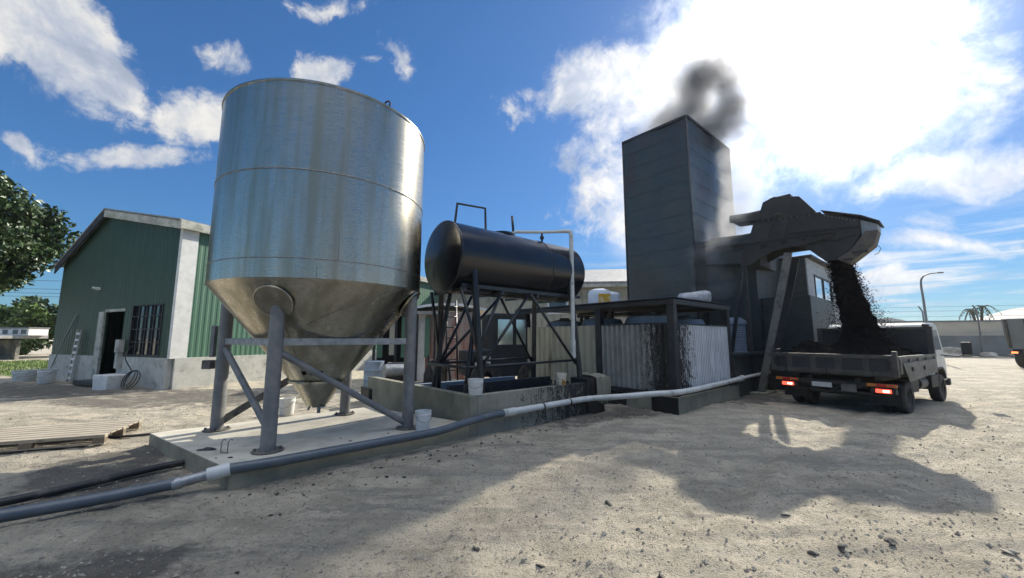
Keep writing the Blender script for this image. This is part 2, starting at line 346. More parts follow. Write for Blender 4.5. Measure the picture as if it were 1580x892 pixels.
# ------------------------------------------------------------------ mesh helper
def rotz(a): return Matrix.Rotation(a, 4, 'Z')
class MB:
    def __init__(s): s.v = []; s.f = []; s.sm = []
    def add(s, vs, fs, smooth=False, T=None):
        b = len(s.v)
        for p in vs:
            p = Vector(p)
            s.v.append(tuple(T @ p) if T is not None else tuple(p))
        for f in fs:
            s.f.append([b + i for i in f]); s.sm.append(smooth)
        return s
    def box(s, x0, x1, y0, y1, z0, z1, T=None):
        vs = [(x, y, z) for z in (z0, z1) for y in (y0, y1) for x in (x0, x1)]
        return s.add(vs, [(0, 2, 3, 1), (4, 5, 7, 6), (0, 1, 5, 4), (2, 6, 7, 3), (0, 4, 6, 2), (1, 3, 7, 5)], False, T)
    def bar(s, a, b, w, h, up=(0, 0, 1)):
        a = Vector(a); b = Vector(b); d = (b - a).normalized(); u = Vector(up)
        x = d.cross(u)
        if x.length < 1e-4: x = d.cross(Vector((0, 1, 0)))
        x.normalize(); y = x.cross(d)
        vs = [p + x * (i * w / 2) + y * (j * h / 2) for p in (a, b) for i, j in ((-1, -1), (1, -1), (1, 1), (-1, 1))]
        return s.add(vs, [(0, 3, 2, 1), (4, 5, 6, 7), (0, 1, 5, 4), (1, 2, 6, 5), (2, 3, 7, 6), (3, 0, 4, 7)])
    def tube(s, pts, r, n=12, caps=True):
        pts = [Vector(p) for p in pts]; rs = r if isinstance(r, (list, tuple)) else [r] * len(pts)
        ref = None; vs = []
        for i, p in enumerate(pts):
            if i == 0: d = pts[1] - p
            elif i == len(pts) - 1: d = p - pts[i - 1]
            else: d = (pts[i + 1] - p).normalized() + (p - pts[i - 1]).normalized()
            d.normalize()
            if ref is None:
                ref = d.cross(Vector((0, 0, 1)))
                if ref.length < .05: ref = d.cross(Vector((0, 1, 0)))
            x = (ref - d * ref.dot(d)).normalized(); ref = x; y = d.cross(x)
            for j in range(n):
                t = 2 * math.pi * j / n
                vs.append(p + (x * math.cos(t) + y * math.sin(t)) * rs[i])
        fs = [(i * n + j, i * n + (j + 1) % n, (i + 1) * n + (j + 1) % n, (i + 1) * n + j) for i in range(len(pts) - 1) for j in range(n)]
        s.add(vs, fs, True)
        if caps:
            b = len(s.v) - len(vs)
            s.f.append([b + j for j in range(n)][::-1]); s.sm.append(False)
            s.f.append([b + (len(pts) - 1) * n + j for j in range(n)]); s.sm.append(False)
        return s
    def lathe(s, prof, n=48, T=None, smooth=True):
        vs = [(r * math.cos(2 * math.pi * j / n), r * math.sin(2 * math.pi * j / n), z) for r, z in prof for j in range(n)]
        fs = [(i * n + j, i * n + (j + 1) % n, (i + 1) * n + (j + 1) % n, (i + 1) * n + j) for i in range(len(prof) - 1) for j in range(n)]
        return s.add(vs, fs, smooth, T)
    def prism(s, poly, y0, y1, T=None):
        # polygon in x,z pushed along y
        n = len(poly)
        vs = [(x, y0, z) for x, z in poly] + [(x, y1, z) for x, z in poly]
        fs = [tuple(range(n)), tuple(range(2 * n - 1, n - 1, -1))] + [(i, i + n, (i + 1) % n + n, (i + 1) % n) for i in range(n)]
        return s.add(vs, fs, False, T)
    def torus(s, c, R_, r, ax=(0, 0, 1), n=24, k_=8):
        q = Vector((0, 0, 1)).rotation_difference(Vector(ax)).to_matrix()
        vs = []
        for i in range(n):
            t = 2 * math.pi * i / n
            for j in range(k_):
                u = 2 * math.pi * j / k_
                vs.append(Vector(c) + q @ Vector(((R_ + r * math.cos(u)) * math.cos(t), (R_ + r * math.cos(u)) * math.sin(t), r * math.sin(u))))
        fs = [(i * k_ + j, ((i + 1) % n) * k_ + j, ((i + 1) % n) * k_ + (j + 1) % k_, i * k_ + (j + 1) % k_) for i in range(n) for j in range(k_)]
        return s.add(vs, fs, True)
    def sheet(s, w, h, pitch, depth, T=None, step=8):
        # corrugated sheet: x across, z up, ribs along z
        n = max(2, int(w / pitch * step)); vs = []
        for i in range(n + 1):
            x = w * i / n; t = (x / pitch) % 1
            y = depth * max(-1, min(1, 1.7 * math.sin(2 * math.pi * t)))
            vs += [(x, y, 0), (x, y, h), (x, y + .012, 0), (x, y + .012, h)]
        fs = []
        for i in range(n):
            a = i * 4; b = a + 4
            fs += [(a, b, b + 1, a + 1), (a + 3, b + 3, b + 2, a + 2), (a + 1, b + 1, b + 3, a + 3), (a + 2, b + 2, b, a)]
        fs += [(0, 1, 3, 2), (n * 4, n * 4 + 2, n * 4 + 3, n * 4 + 1)]
        return s.add(vs, fs, False, T)
    def build(s, name, m, parent=None, bevel=0, label=None, cat=None, group=None, kind=None, loc=None, rz=0, seg=2):
        me = bpy.data.meshes.new(name); me.from_pydata(s.v, [], s.f); me.update()
        bm = bmesh.new(); bm.from_mesh(me); bmesh.ops.recalc_face_normals(bm, faces=bm.faces)
        if any(s.sm):
            for e_ in bm.edges:
                if len(e_.link_faces) == 2 and e_.calc_face_angle(0) > .55: e_.smooth = False
        bm.to_mesh(me); bm.free()
        me.polygons.foreach_set('use_smooth', s.sm)
        me.materials.append(m)
        o = bpy.data.objects.new(name, me); C.objects.link(o)
        if parent is not None: o.parent = parent
        if loc is not None: o.location = loc
        o.rotation_euler.z = rz
        if bevel:
            b = o.modifiers.new('b', 'BEVEL'); b.width = bevel; b.segments = seg; b.limit_method = 'ANGLE'; b.angle_limit = R(40)
        tag(o, label, cat, group, kind)
        return o

def smooth_path(pts, n=8):
    P = [Vector(p) for p in pts]; P = [P[0] * 2 - P[1]] + P + [P[-1] * 2 - P[-2]]; out = []
    for i in range(1, len(P) - 2):
        for j in range(n):
            t = j / n; a, b, c, d = P[i - 1:i + 3]
            out.append(.5 * ((2 * b) + (c - a) * t + (2 * a - 5 * b + 4 * c - d) * t * t + (3 * b - a - 3 * c + d) * t ** 3))
    return out + [P[-2]]
def tag(o, label=None, cat=None, group=None, kind=None):
    for key, v in (('label', label), ('category', cat), ('group', group), ('kind', kind)):
        if v: o[key] = v
    return o
def empty(name, loc, rz, label, cat, group=None):
    o = bpy.data.objects.new(name, None); C.objects.link(o); o.empty_display_size = .2
    o.location = loc; o.rotation_euler.z = rz
    return tag(o, label, cat, group)
def copy_tree(o, parent=None):
    c = o.copy(); C.objects.link(c)
    if parent is not None: c.parent = parent
    for ch in list(o.children): copy_tree(ch, c)
    return c
def blob(seed, r, sq=(1, 1, 1), rough=.25, sub=2):
    bm = bmesh.new(); bmesh.ops.create_icosphere(bm, subdivisions=sub, radius=1)
    rr = np.random.default_rng(seed); ph = rr.uniform(0, 6.28, (4, 3)); fr = rr.uniform(1.2, 3.6, (4, 3))
    vs = []
    for v in bm.verts:
        d = 1 + rough * sum(math.sin(fr[i] @ np.array(v.co) * 1.0 + ph[i, 0]) for i in range(4)) / 2
        vs.append(Vector((v.co.x * sq[0], v.co.y * sq[1], v.co.z * sq[2])) * r * d)
    fs = [[q.index for q in f.verts] for f in bm.faces]; bm.free()
    return vs, fs

TH = math.atan2(.656, .755)                       # the plant's long direction
A = Vector((.755, .656, 0)); B = Vector((-.656, .755, 0))
WALL = Vector((-.59, 6.91, 0)); FRM = Vector((3.72, 8.96, 0))
def pl(o, t, s, z=0): return o + A * t + B * s + Vector((0, 0, z))

# ------------------------------------------------------------------ ground
def fbm2(x, y, s, oct_=4, seed=0):
    rr = np.random.default_rng(seed); out = np.zeros_like(x); a = 1.0
    G = rr.uniform(-1, 1, (257, 257))
    for o in range(oct_):
        u = x * s + 37.3 * o; v = y * s + 11.7 * o
        i = np.floor(u).astype(int); j = np.floor(v).astype(int); fu = u - i; fv = v - j
        fu = fu * fu * (3 - 2 * fu); fv = fv * fv * (3 - 2 * fv)
        g = lambda p, q: G[p % 256, q % 256]
        out += a * ((g(i, j) * (1 - fu) + g(i + 1, j) * fu) * (1 - fv) + (g(i, j + 1) * (1 - fu) + g(i + 1, j + 1) * fu) * fv)
        a *= .5; s *= 2.1
    return out
def axis(lo, hi, d, far, grow=1.16):
    mid = list(np.arange(lo, hi, d)); a = []; s = d; p = lo
    while p > -far: s *= grow; p -= s; a.append(p)
    b = []; s = d; p = mid[-1]
    while p < far: s *= grow; p += s; b.append(p)
    return np.array(a[::-1] + mid + b)
def ground_h(x, y):
    x = np.asarray(x, float); y = np.asarray(y, float)
    h = .026 * fbm2(x, y, .55, 3, 1) + .018 * fbm2(x, y, 2.6, 3, 2) + .020 * np.abs(fbm2(x, y, 6.5, 3, 3))
    s = x * .656 - y * .755                       # across the yard: old wheel tracks run along the plant
    h += .014 * np.sin(s * 3.1 + .8 * fbm2(x, y, .4, 2, 5)) * np.clip(fbm2(x, y, .25, 2, 6) + .4, 0, 1)
    wob = .25 * fbm2(x, y, .18, 2, 9)
    for s0 in (-1.7, -.15, 1.15, 2.7):
        d = s - s0 - wob; h += -.028 * np.exp(-(d / .13) ** 2) + .016 * np.exp(-((np.abs(d) - .24) / .08) ** 2) * (1 + .8 * fbm2(x, y, 3.0, 2, 14))
    near = np.clip((np.hypot(x, y) - 25) / 30, 0, 1)
    return h * (1 - near) - .02
ax_ = axis(-9, 13, .055, 1500); ay_ = axis(1.6, 13, .055, 1500)
X, Y = np.meshgrid(ax_, ay_); Z = ground_h(X, Y)
nx, ny = len(ax_), len(ay_)
idx = np.arange(nx * ny).reshape(ny, nx)
F = np.stack([idx[:-1, :-1], idx[:-1, 1:], idx[1:, 1:], idx[1:, :-1]], -1).reshape(-1, 4)
me = bpy.data.meshes.new('ground'); me.vertices.add(nx * ny); me.vertices.foreach_set('co', np.stack([X, Y, Z], -1).ravel())
me.loops.add(F.size); me.loops.foreach_set('vertex_index', F.ravel()); me.polygons.add(len(F))
me.polygons.foreach_set('loop_start', np.arange(len(F)) * 4); me.polygons.foreach_set('use_smooth', np.ones(len(F), bool)); me.update(); me.validate()
gm = bpy.data.materials.new('crushed_limestone_yard'); gm.use_nodes = True
q = NT(gm.node_tree); p = q.n['Principled BSDF']; o = q.n.new('ShaderNodeTexCoord').outputs['Object']
big = q.noise(o, .35, 6, .6); med = q.noise(o, 1.7, 8, .65); fine = q.noise(o, 22, 6, .7); grit = q.voro(o, 42)
trk = q.noise(q.mapv(o, (.5, 3.2, 1), (0, 0, -TH)), 1.1, 7, .65)
col = q.mix(q.ss(med, .36, .64), (.66, .585, .45), (.42, .375, .29))
col = q.mix(q.m('MULTIPLY', q.ss(trk, .48, .64), .85), col, (.34, .315, .26))
col = q.mix(q.m('MULTIPLY', q.ss(q.noise(o, 4.2, 9, .74, .6), .57, .67), .6), col, (.21, .195, .16))
col = q.mix(q.ss(big, .44, .64), col, q.mix(.5, col, (.50, .455, .37)))
col = q.mix(q.m('MULTIPLY', q.ss(fine, .53, .66), .65), col, (.17, .155, .12))
col = q.mix(q.m('MULTIPLY', q.ss(q.noise(o, 9, 5, .6), .60, .72), .5), col, (.66, .61, .52))
# dark patches: bitumen fines by the slab's near corner, pipe run and wall; others before the shed
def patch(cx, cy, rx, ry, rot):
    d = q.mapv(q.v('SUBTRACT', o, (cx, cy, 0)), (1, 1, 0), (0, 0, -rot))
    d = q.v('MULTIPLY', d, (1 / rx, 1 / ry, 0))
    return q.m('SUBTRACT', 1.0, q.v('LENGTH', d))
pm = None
for a in ((-3.3, 2.75, 1.5, .6, .35), (-5.0, 4.9, 1.9, .75, -.5), (-5.3, 5.7, .9, .9, 0), (2.4, 9.0, 3.2, .7, TH), (6.8, 11.2, 2.5, .8, TH), (-9, 11.5, 5, 2.0, -.3), (-15, 13.0, 5.5, 2.2, -.4), (-11, 10.6, 3, .8, -.3)):  # last three darken the ground before the shed
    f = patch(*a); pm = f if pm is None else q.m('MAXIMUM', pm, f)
tone_mask = q.ss(q.m('ADD', pm, q.m('MULTIPLY', q.m('SUBTRACT', q.noise(o, 2.4, 9, .7), .5), 2.6)), .05, .55)
col = q.mix(q.m('MULTIPLY', tone_mask, .72), col, (.085, .082, .078))
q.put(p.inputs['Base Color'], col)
q.put(p.inputs['Roughness'], .92)
p.inputs['Specular IOR Level'].default_value = .25
hgt = q.m('ADD', q.m('MULTIPLY', q.ss(grit, 0, .55), .55), q.m('MULTIPLY', q.noise(o, 60, 5, .7), .9))
n1 = q.bump(q.noise(o, 5, 10, .76, .4), 1.0, .10)
q.put(p.inputs['Normal'], q.bump(hgt, .9, .022, n1))
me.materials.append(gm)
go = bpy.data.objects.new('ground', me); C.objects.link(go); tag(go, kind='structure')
def gz(x, y): return float(ground_h(np.array([x]), np.array([y]))[0])

# distant hills
hb = MB(); n = 60; vs = []
for i in range(n + 1):
    a = R(20 + 60 * i / n); rr = 900
    hh = 14 + 16 * abs(math.sin(i * .31)) + 8 * math.sin(i * .83 + 1)
    vs += [(rr * math.sin(a), rr * math.cos(a), -5), (rr * math.sin(a), rr * math.cos(a), max(3, hh)), ((rr + 220) * math.sin(a), (rr + 220) * math.cos(a), -5)]
hb.add(vs, [f for i in range(n) for f in ((3 * i, 3 * i + 3, 3 * i + 4, 3 * i + 1), (3 * i + 1, 3 * i + 4, 3 * i + 5, 3 * i + 2))], True)
hb.build('hills', M['hill'], kind='structure')

# ------------------------------------------------------------------ concrete slab under the silo
PF = Vector((-3.15, 4.56, 0)); PBK = Vector((-5.58, 6.22, 0)); PR = Vector((-.63, 6.89, 0)); PBR = PBK + PR - PF
PADZ = .2
pad = empty('concrete_slab', (0, 0, 0), 0, 'pale concrete slab that the steel silo stands on', 'concrete slab')
m_ = MB(); cs_ = [PF, PR, PBR, PBK]
m_.add([(c.x, c.y, -.06) for c in cs_] + [(c.x, c.y, PADZ) for c in cs_], [(3, 2, 1, 0), (4, 5, 6, 7), (0, 1, 5, 4), (1, 2, 6, 5), (2, 3, 7, 6), (3, 0, 4, 7)])
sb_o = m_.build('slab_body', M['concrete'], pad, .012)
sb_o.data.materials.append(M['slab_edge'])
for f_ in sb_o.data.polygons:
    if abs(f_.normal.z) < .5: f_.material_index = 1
g_ = MB(); c0 = Vector((-3.70, 5.16, PADZ))
for dx in (0, .085):
    a_ = c0 + Vector((dx, .02 * dx, 0)); g_.tube([a_ - Vector((0, 0, .03)), a_ + Vector((0, 0, .13)), a_ + Vector((.01, .02, .165)), a_ + Vector((.02, .05, .15))], .006, 8)
g_.tube([c0 + Vector((0, 0, .006)), c0 + Vector((.085, 0, .006))], .006, 8)
g_.build('rebar_hook', M['seam'], pad)
st_ = MB()
for (x, y, r) in ((-3.98, 5.33, .10), (-4.05, 5.30, .07), (-3.45, 4.98, .03), (-2.5, 5.9, .02), (-2.3, 5.75, .025), (-1.9, 6.2, .02), (-3.6, 4.95, .02)):
    vs, fs = blob(int(abs(x * 977)), r, (1, .6, .22), .3); st_.add(vs, fs, True, Matrix.Translation((x, y, PADZ + .004)))
st_.build('tar_spots', M['tar'], pad)

# ------------------------------------------------------------------ the steel silo
SC = Vector((-3.17, 6.5, 0)); SR = 1.575
silo = empty('silo', (SC.x, SC.y, PADZ), 0, 'tall stainless steel silo with a conical bottom on four grey legs', 'silo')
ZO = -PADZ
Z0, Z1, Z2, ZT = 2.43, 2.69, 3.90, 5.16
sh = MB().lathe([(SR - .02, Z0 + ZO + .02), (SR, Z0 + ZO), (SR, Z1 + ZO), (SR + .0005, Z2 + ZO), (SR, ZT + ZO - .03), (SR, ZT + ZO - .001), (SR + .012, ZT + ZO), (SR + .012, ZT + ZO + .03), (SR - .02, ZT + ZO + .03), (SR - .03, ZT + ZO - .02), (0.3, ZT + ZO + .14), (.001, ZT + ZO + .15)], 128)
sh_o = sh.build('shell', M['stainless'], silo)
for zz, r_ in ((Z2, .010), (Z1, .007)):
    MB().torus((0, 0, zz + ZO), SR, r_, n=128).build('seam', M['seam'], sh_o)
sm = MB(); tt = -1.1
for tt, z0_, z1_ in ((-1.18, Z0, Z1), (-1.02, Z1, Z1 + .55)):
    p0 = Vector((math.cos(tt) * (SR + .001), math.sin(tt) * (SR + .001), 0)); sm.tube([p0 + Vector((0, 0, z0_ + ZO)), p0 + Vector((0, 0, z1_ + ZO))], .004, 6)
sm.build('upright_seam', M['seam'], sh_o)
ZC, RC = .98, .40
cone = MB().lathe([(SR - .005, Z0 + ZO), (SR - .03, Z0 + ZO - .035), (RC, ZC + ZO), (RC + .03, ZC + ZO), (RC + .03, ZC + ZO - .03), (RC - .02, ZC + ZO - .03), (.17, .60 + ZO), (.15, .58 + ZO), (.001, .58 + ZO)], 128)
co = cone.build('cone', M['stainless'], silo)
def cone_pt(t, z, off=.004):
    r = RC + (SR - RC) * (z - ZC) / (Z0 - ZC) + off
    return Vector((r * math.cos(t), r * math.sin(t), z + ZO))
s_ = MB()
s_.tube([cone_pt(-1.30 + .95 * i / 14, 1.83 + .58 * (i / 14)) for i in range(15)], .006, 6)
s_.tube([cone_pt(-1.55, 1.83 - .85 * i / 6) for i in range(7)], .004, 6)
s_.build('cone_seam', M['seam'], co)
for i in range(3):
    h_ = MB(); pt = cone_pt(-1.50 + i * .22, 1.13, .006); h_.lathe([(.0001, 0), (.035, 0), (.035, .008), (.0001, .009)], 16, Matrix.Translation(pt) @ Vector((0, 0, 1)).rotation_difference(Vector((pt.x, pt.y, -.25)).normalized()).to_matrix().to_4x4())
    h_.build('bolt_hole', M['void'], co)
v_ = MB().tube([(-.09, -.02, .60 + ZO), (-.12, -.03, .50 + ZO)], .018, 8).tube([(.06, -.05, .58 + ZO), (.06, -.05, .46 + ZO)], .028, 10).box(-.03, .15, -.10, .0, .55 + ZO, .575 + ZO)
v_.build('outlet_valve', M['galv'], silo)
LEGS = {'f': Vector((-3.16, 5.25, 0)), 'l': Vector((-4.70, 6.42, 0)), 'r': Vector((-1.70, 6.56, 0)), 'b': Vector((-3.22, 7.72, 0))}
for key, L in LEGS.items():
    a_ = L - SC; zt = {'f': 2.37, 'l': 2.40, 'r': 2.43, 'b': 2.25}[key]
    lg = MB().tube([(a_.x, a_.y, PADZ + ZO), (a_.x, a_.y, zt + ZO)], .092, 28).build('leg', M['leg_steel'], silo)
    fp = MB().lathe([(.001, .001), (.185, .001), (.19, .018), (.10, .022)], 12, Matrix.Translation((a_.x, a_.y, PADZ + ZO)))
    for j in range(4):
        t = j * math.pi / 2 + .5; fp.add(*[[(a_.x + .145 * math.cos(t) + .02 * math.cos(t2), a_.y + .145 * math.sin(t) + .02 * math.sin(t2), z) for z in (.02, .05) for t2 in [i * math.pi / 3 for i in range(6)]], [(0, 1, 2, 3, 4, 5), (11, 10, 9, 8, 7, 6)] + [(i, (i + 1) % 6, (i + 1) % 6 + 6, i + 6) for i in range(6)]])
    fp.build('foot_plate', M['machine_pale'], lg)
    t = math.atan2(a_.y, a_.x)
    nrm = Vector((math.cos(t) * .80, math.sin(t) * .80, -.60))
    rp = MB()
    if key in ('f', 'r', 'l'):
        cz = 2.14 if key == 'f' else 2.24
        c_ = cone_pt(t, cz, .012)
        rp.lathe([(.001, 0), (.245, 0), (.25, .012), (.235, .024), (.001, .024)], 40, Matrix.Translation(c_) @ Vector((0, 0, 1)).rotation_difference(nrm).to_matrix().to_4x4())
        rp.torus(c_ + nrm * .02, .245, .012, nrm, 40)
        rp.build('ring_plate', M['stainless'], lg)
def sl(v): return v - Vector((SC.x, SC.y, PADZ))
lf, ll, lr, lb = (LEGS[c] for c in 'flrb')
def seg(a, b, za, zb, ta=.06, tb=.06, off=0):
    d = (b - a).normalized(); a2 = a + d * ta; b2 = b - d * tb
    return sl(Vector((a2.x, a2.y, za))), sl(Vector((b2.x, b2.y, zb)))
MB().bar(*seg(lf, lr, 1.60, 1.60), .05, .10).build('cross_beam', M['galv'], silo, .006)
MB().bar(*seg(ll, lf, 1.60, 1.60), .05, .10).build('cross_beam', M['galv'], silo, .006)
MB().bar(*seg(lr, lb, 1.60, 1.60), .05, .10).build('cross_beam', M['leg_steel'], silo, .006)
MB().tube(seg(lf, lr, 1.46, .30), .047, 18).build('brace', M['leg_steel'], silo)
MB().tube(list(seg(ll, lf, 1.48, .52, .06, .12)) + [sl(Vector((lf.x - .05, lf.y + .06, .36)))], .047, 18).build('brace', M['leg_steel'], silo)
MB().bar(*seg(ll, lb, .34, 1.50), .05, .11).build('brace', M['machine_pale'], silo, .005)
# fittings
t = 2.42
MB().bar((SR * math.cos(2.75), SR * math.sin(2.75), ZT + ZO - .01), (1.12 * SR * math.cos(2.75), 1.12 * SR * math.sin(2.75), ZT + ZO + .07), .05, .05).lathe([(.001, 0), (.05, 0), (.05, .03), (.001, .03)], 14, Matrix.Translation((1.12 * SR * math.cos(2.75), 1.12 * SR * math.sin(2.75), ZT + ZO + .06))).build('lifting_lug', M['machine'], silo)
tr = -.62
MB().torus((SR * .97 * math.cos(tr), SR * .97 * math.sin(tr), ZT + ZO + .085), .048, .013, (math.sin(.3), math.cos(.3), 0)).build('lifting_ring', M['machine'], silo)
tv = 3.22
pv = Vector((SR * math.cos(tv), SR * math.sin(tv), Z0 + ZO + .11))
vo = MB().bar(pv, pv + Vector((-.12, -.02, 0)), .10, .14).build('side_valve', M['machine'], silo, .01)
MB().tube([pv + Vector((-.10, -.02, -.02)), pv + Vector((-.30, -.05, -.01))], .028, 10).torus(pv + Vector((-.22, -.04, -.02)), .05, .012, (1, .1, 0)).build('valve_handle', M['galv'], vo)
lb_ = sl(Vector((ll.x - .17, ll.y - .05, 1.23)))
MB().box(lb_.x - .09, lb_.x + .05, lb_.y - .06, lb_.y + .06, lb_.z - .07, lb_.z + .07).build('control_box', M['machine_pale'], silo, .008)
MB().box(lb_.x - .01, lb_.x + .05, lb_.y - .03, lb_.y + .05, lb_.z + .12, lb_.z + .62).build('conduit_box', M['leg_steel'], silo, .006)

# ------------------------------------------------------------------ containment wall of formed concrete
wl = empty('containment_wall', WALL, TH, 'low concrete bund wall splashed with black tar under the black tank', 'concrete wall')
H_ = .67
MB().box(0, 2.96, 0, .16, -.1, H_).build('splashed_side', M['wall_splash'], wl, .008)
MB().box(-.16, -.003, 0, 4.6, -.1, H_).build('plain_side', M['form_concrete'], wl, .008)
MB().box(0, 2.9, 2.3, 2.44, -.1, H_ - .02).build('rear_side', M['plastic_blue'], wl, .008)
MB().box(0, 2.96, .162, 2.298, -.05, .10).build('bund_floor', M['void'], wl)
MB().box(.05, 2.9, 1.02, 1.10, .1, .74).build('inner_baffle', M['dark_frame'], wl, .005)
tb = empty('tarred_block', pl(WALL, 2.975, -.03), TH, 'concrete block coated in black bitumen at the end of the splashed wall', 'tarred block')
MB().box(0, .62, 0, .5, -.1, .76).build('block_body', M['tar'], tb, .02)
dr = MB(); vs, fs = [], []
for i in range(22):
    for j in range(15):
        u, w = i / 21, j / 14
        a_ = w * 1.25
        x = .30 + .50 * u; y = .10 + .55 * max(0, min(1, w * 1.8 - .55)); z = .775 + .03 * math.sin(9 * u + 5 * w) - max(0, .30 - w) * 2.0 + .02 * math.sin(17 * u - 9 * w)
        if w < .30: y = -.035 + .02 * math.sin(u * 16 + w * 3)
        vs.append((x, y, z))
fs = [(i * 15 + j, (i + 1) * 15 + j, (i + 1) * 15 + j + 1, i * 15 + j + 1) for i in range(21) for j in range(14)]
dr.add(vs, fs, True); d_o = dr.build('draped_sack', M['form_concrete'], None, label='stiff grey sack draped over the tarred black block', cat='sack', loc=pl(WALL, 2.975, -.03), rz=TH)
sd = d_o.modifiers.new('s', 'SOLIDIFY'); sd.thickness = .012

# ------------------------------------------------------------------ pails
def pail(loc, r, h, mt, label, group='white plastic pails standing about the yard', rz=0):
    e = empty('pail', loc, rz, label, 'pail', group)
    b = MB().lathe([(.001, .002), (r * .86, 0), (r * .88, .01), (r * .985, h * .80), (r * 1.05, h * .81), (r * 1.05, h * .84), (r, h * .85), (r * 1.01, h * .97), (r * 1.05, h * .98), (r * 1.05, h), (r * .96, h), (r * .82, .015), (.001, .015)], 28).build('pail_body', mt, e)
    pts = [(r * 1.06 * math.cos(math.pi * i / 10), -r * 1.06 * math.sin(math.pi * i / 10) * .95 - .01, h * .82 - h * .36 * math.sin(math.pi * i / 10)) for i in range(11)]
    MB().tube(pts, .004, 6).build('handle', M['seam'], e)
    return e
pail((-1.42, 6.42, PADZ), .125, .30, M['bucket'], 'clean white pail on the slab beside the silo leg', rz=.5)
pail(pl(WALL, .02, .10, H_ + .002), .135, .27, M['bucket'], 'grubby white pail standing on the bund wall corner')
pail(pl(WALL, 2.25, .10, H_ + .002), .12, .24, M['bucket_oily'], 'brown-stained white pail on the bund wall by the grey downpipe')
pail((-5.0, 8.9, gz(-5, 8.9)), .16, .36, M['bucket'], 'white pail on the ground behind the silo legs')

# ------------------------------------------------------------------ black tank and its stand
TKO = pl(WALL, 0, 1.07); TR = .72; TZ = 3.27
tk = empty('black_tank', (TKO.x, TKO.y, TZ), TH, 'long black horizontal cylinder tank raised on a black steel stand', 'tank')
RX = Matrix.Rotation(math.pi / 2, 4, 'Y')
L0, L1 = -.12, 3.44
MB().lathe([(TR, L0), (TR, L1)], 72, RX).build('tank_shell', M['tank_black'], tk)
e_ = MB().lathe([(TR, L0 - .001), (TR - .02, L0 - .03), (TR * .6, L0 - .075), (.001, L0 - .10)], 72, RX).build('end_cap', M['tank_black'], tk)
MB().lathe([(TR, L1 + .001), (TR - .05, L1 + .09), (TR * .6, L1 + .19), (.001, L1 + .24)], 72, RX).build('end_cap', M['tank_black'], tk)
for xx in (L0, 2.35):
    MB().torus((xx, 0, 0), TR, .012, (1, 0, 0), 72).build('weld_band', M['black_steel'], tk)
MB().tube([(.20, .1, TR - .02), (.26, .1, TR + .50), (1.0, .1, TR + .56), (1.02, .1, TR - .02)], .028, 10).build('guard_hoop', M['black_steel'], tk)
MB().tube([(1.86, .1, TR - .02), (1.80, .1, TR + .55)], .03, 10).build('vent_stub', M['black_steel'], tk)
MB().lathe([(.001, 0), (.27, 0), (.27, .05), (.001, .06)], 24, Matrix.Translation((1.45, .05, TR - .01))).build('manhole', M['black_steel'], tk)
ts = empty('tank_stand', (TKO.x, TKO.y, .1), TH, 'black tubular steel stand with splayed legs and crossed braces under the tank', 'tank stand')
zz = TZ - TR - .1                                  # tank underside above the stand's base
for ys in (-.50, .50):
    MB().bar((.0, ys, zz + .11), (3.5, ys, zz + .11), .05, .07).build('top_beam', M['black_steel'], ts)
for xx in (.05, 1.0, 2.0, 3.1):
    MB().bar((xx, -.55, zz + .03), (xx, .55, zz + .03), .08, .06).build('cross_beam', M['black_steel'], ts)
for xx, dx in ((.22, .10), (3.02, .14)):
    for ys in (-1, 1):
        MB().tube([(xx, ys * .60, zz + .42), (xx + dx, ys * .82, 0)], .062, 14).build('leg', M['black_steel'], ts)
for ys in (-1, 1):
    MB().tube([(.38, ys * .50, zz + .06), (-.02, ys * .62, 0)], .045, 12).build('leg', M['black_steel'], ts)
    z1 = 1.02
    MB().tube([(.0, ys * .72, z1), (3.1, ys * .72, z1 + .03)], .028, 10).build('tie_rail', M['black_steel'], ts)
    for a_, b_ in (((.33, ys * .74, z1), (-.05, ys * .55, zz + .06)), ((.30, ys * .74, z1 - .02), (1.75, ys * .52, zz + .06)), ((3.02, ys * .74, z1 - .05), (1.80, ys * .52, zz + .06)), ((.05, ys * .6, z1 - .3), (.95, ys * .52, zz + .03))):
        MB().tube([a_, b_], .032, 10).build('brace', M['black_steel'], ts)
MB().tube([(.0, -.72, z1), (.0, .72, z1)], .028, 10).build('tie_rail', M['black_steel'], ts)
# pale pipe that leaves the tank top and drops beside it
dp = empty('downpipe', pl(WALL, 0, 1.07, 0), TH, 'pale plastic downpipe bent over the top of the black tank', 'pipe')
zt = TZ + TR
MB().tube([(1.72, 0, zt - .04), (1.74, 0, zt + .10), (1.83, -.02, zt + .14), (2.45, -.25, zt + .20), (2.75, -.42, zt + .23), (2.98, -.60, zt + .25), (3.02, -.66, zt + .22), (3.02, -.68, zt + .10), (3.02, -.68, 1.55)], [.036] * 5 + [.05, .055, .05, .05], 14).build('pipe_run', M['pvc_white'], dp)
MB().tube([(2.45, -.25, zt + .2), (2.45, -.25, zt - .08)], .024, 10).lathe([(.001, 0), (.05, 0), (.05, .06), (.001, .06)], 12, Matrix.Translation((2.45, -.25, zt + .03))).build('tap', M['machine'], dp)
MB().tube([(3.02, -.68, 1.60), (3.02, -.68, 1.2)], .062, 14).build('pipe_sleeve', M['pvc_white'], dp)

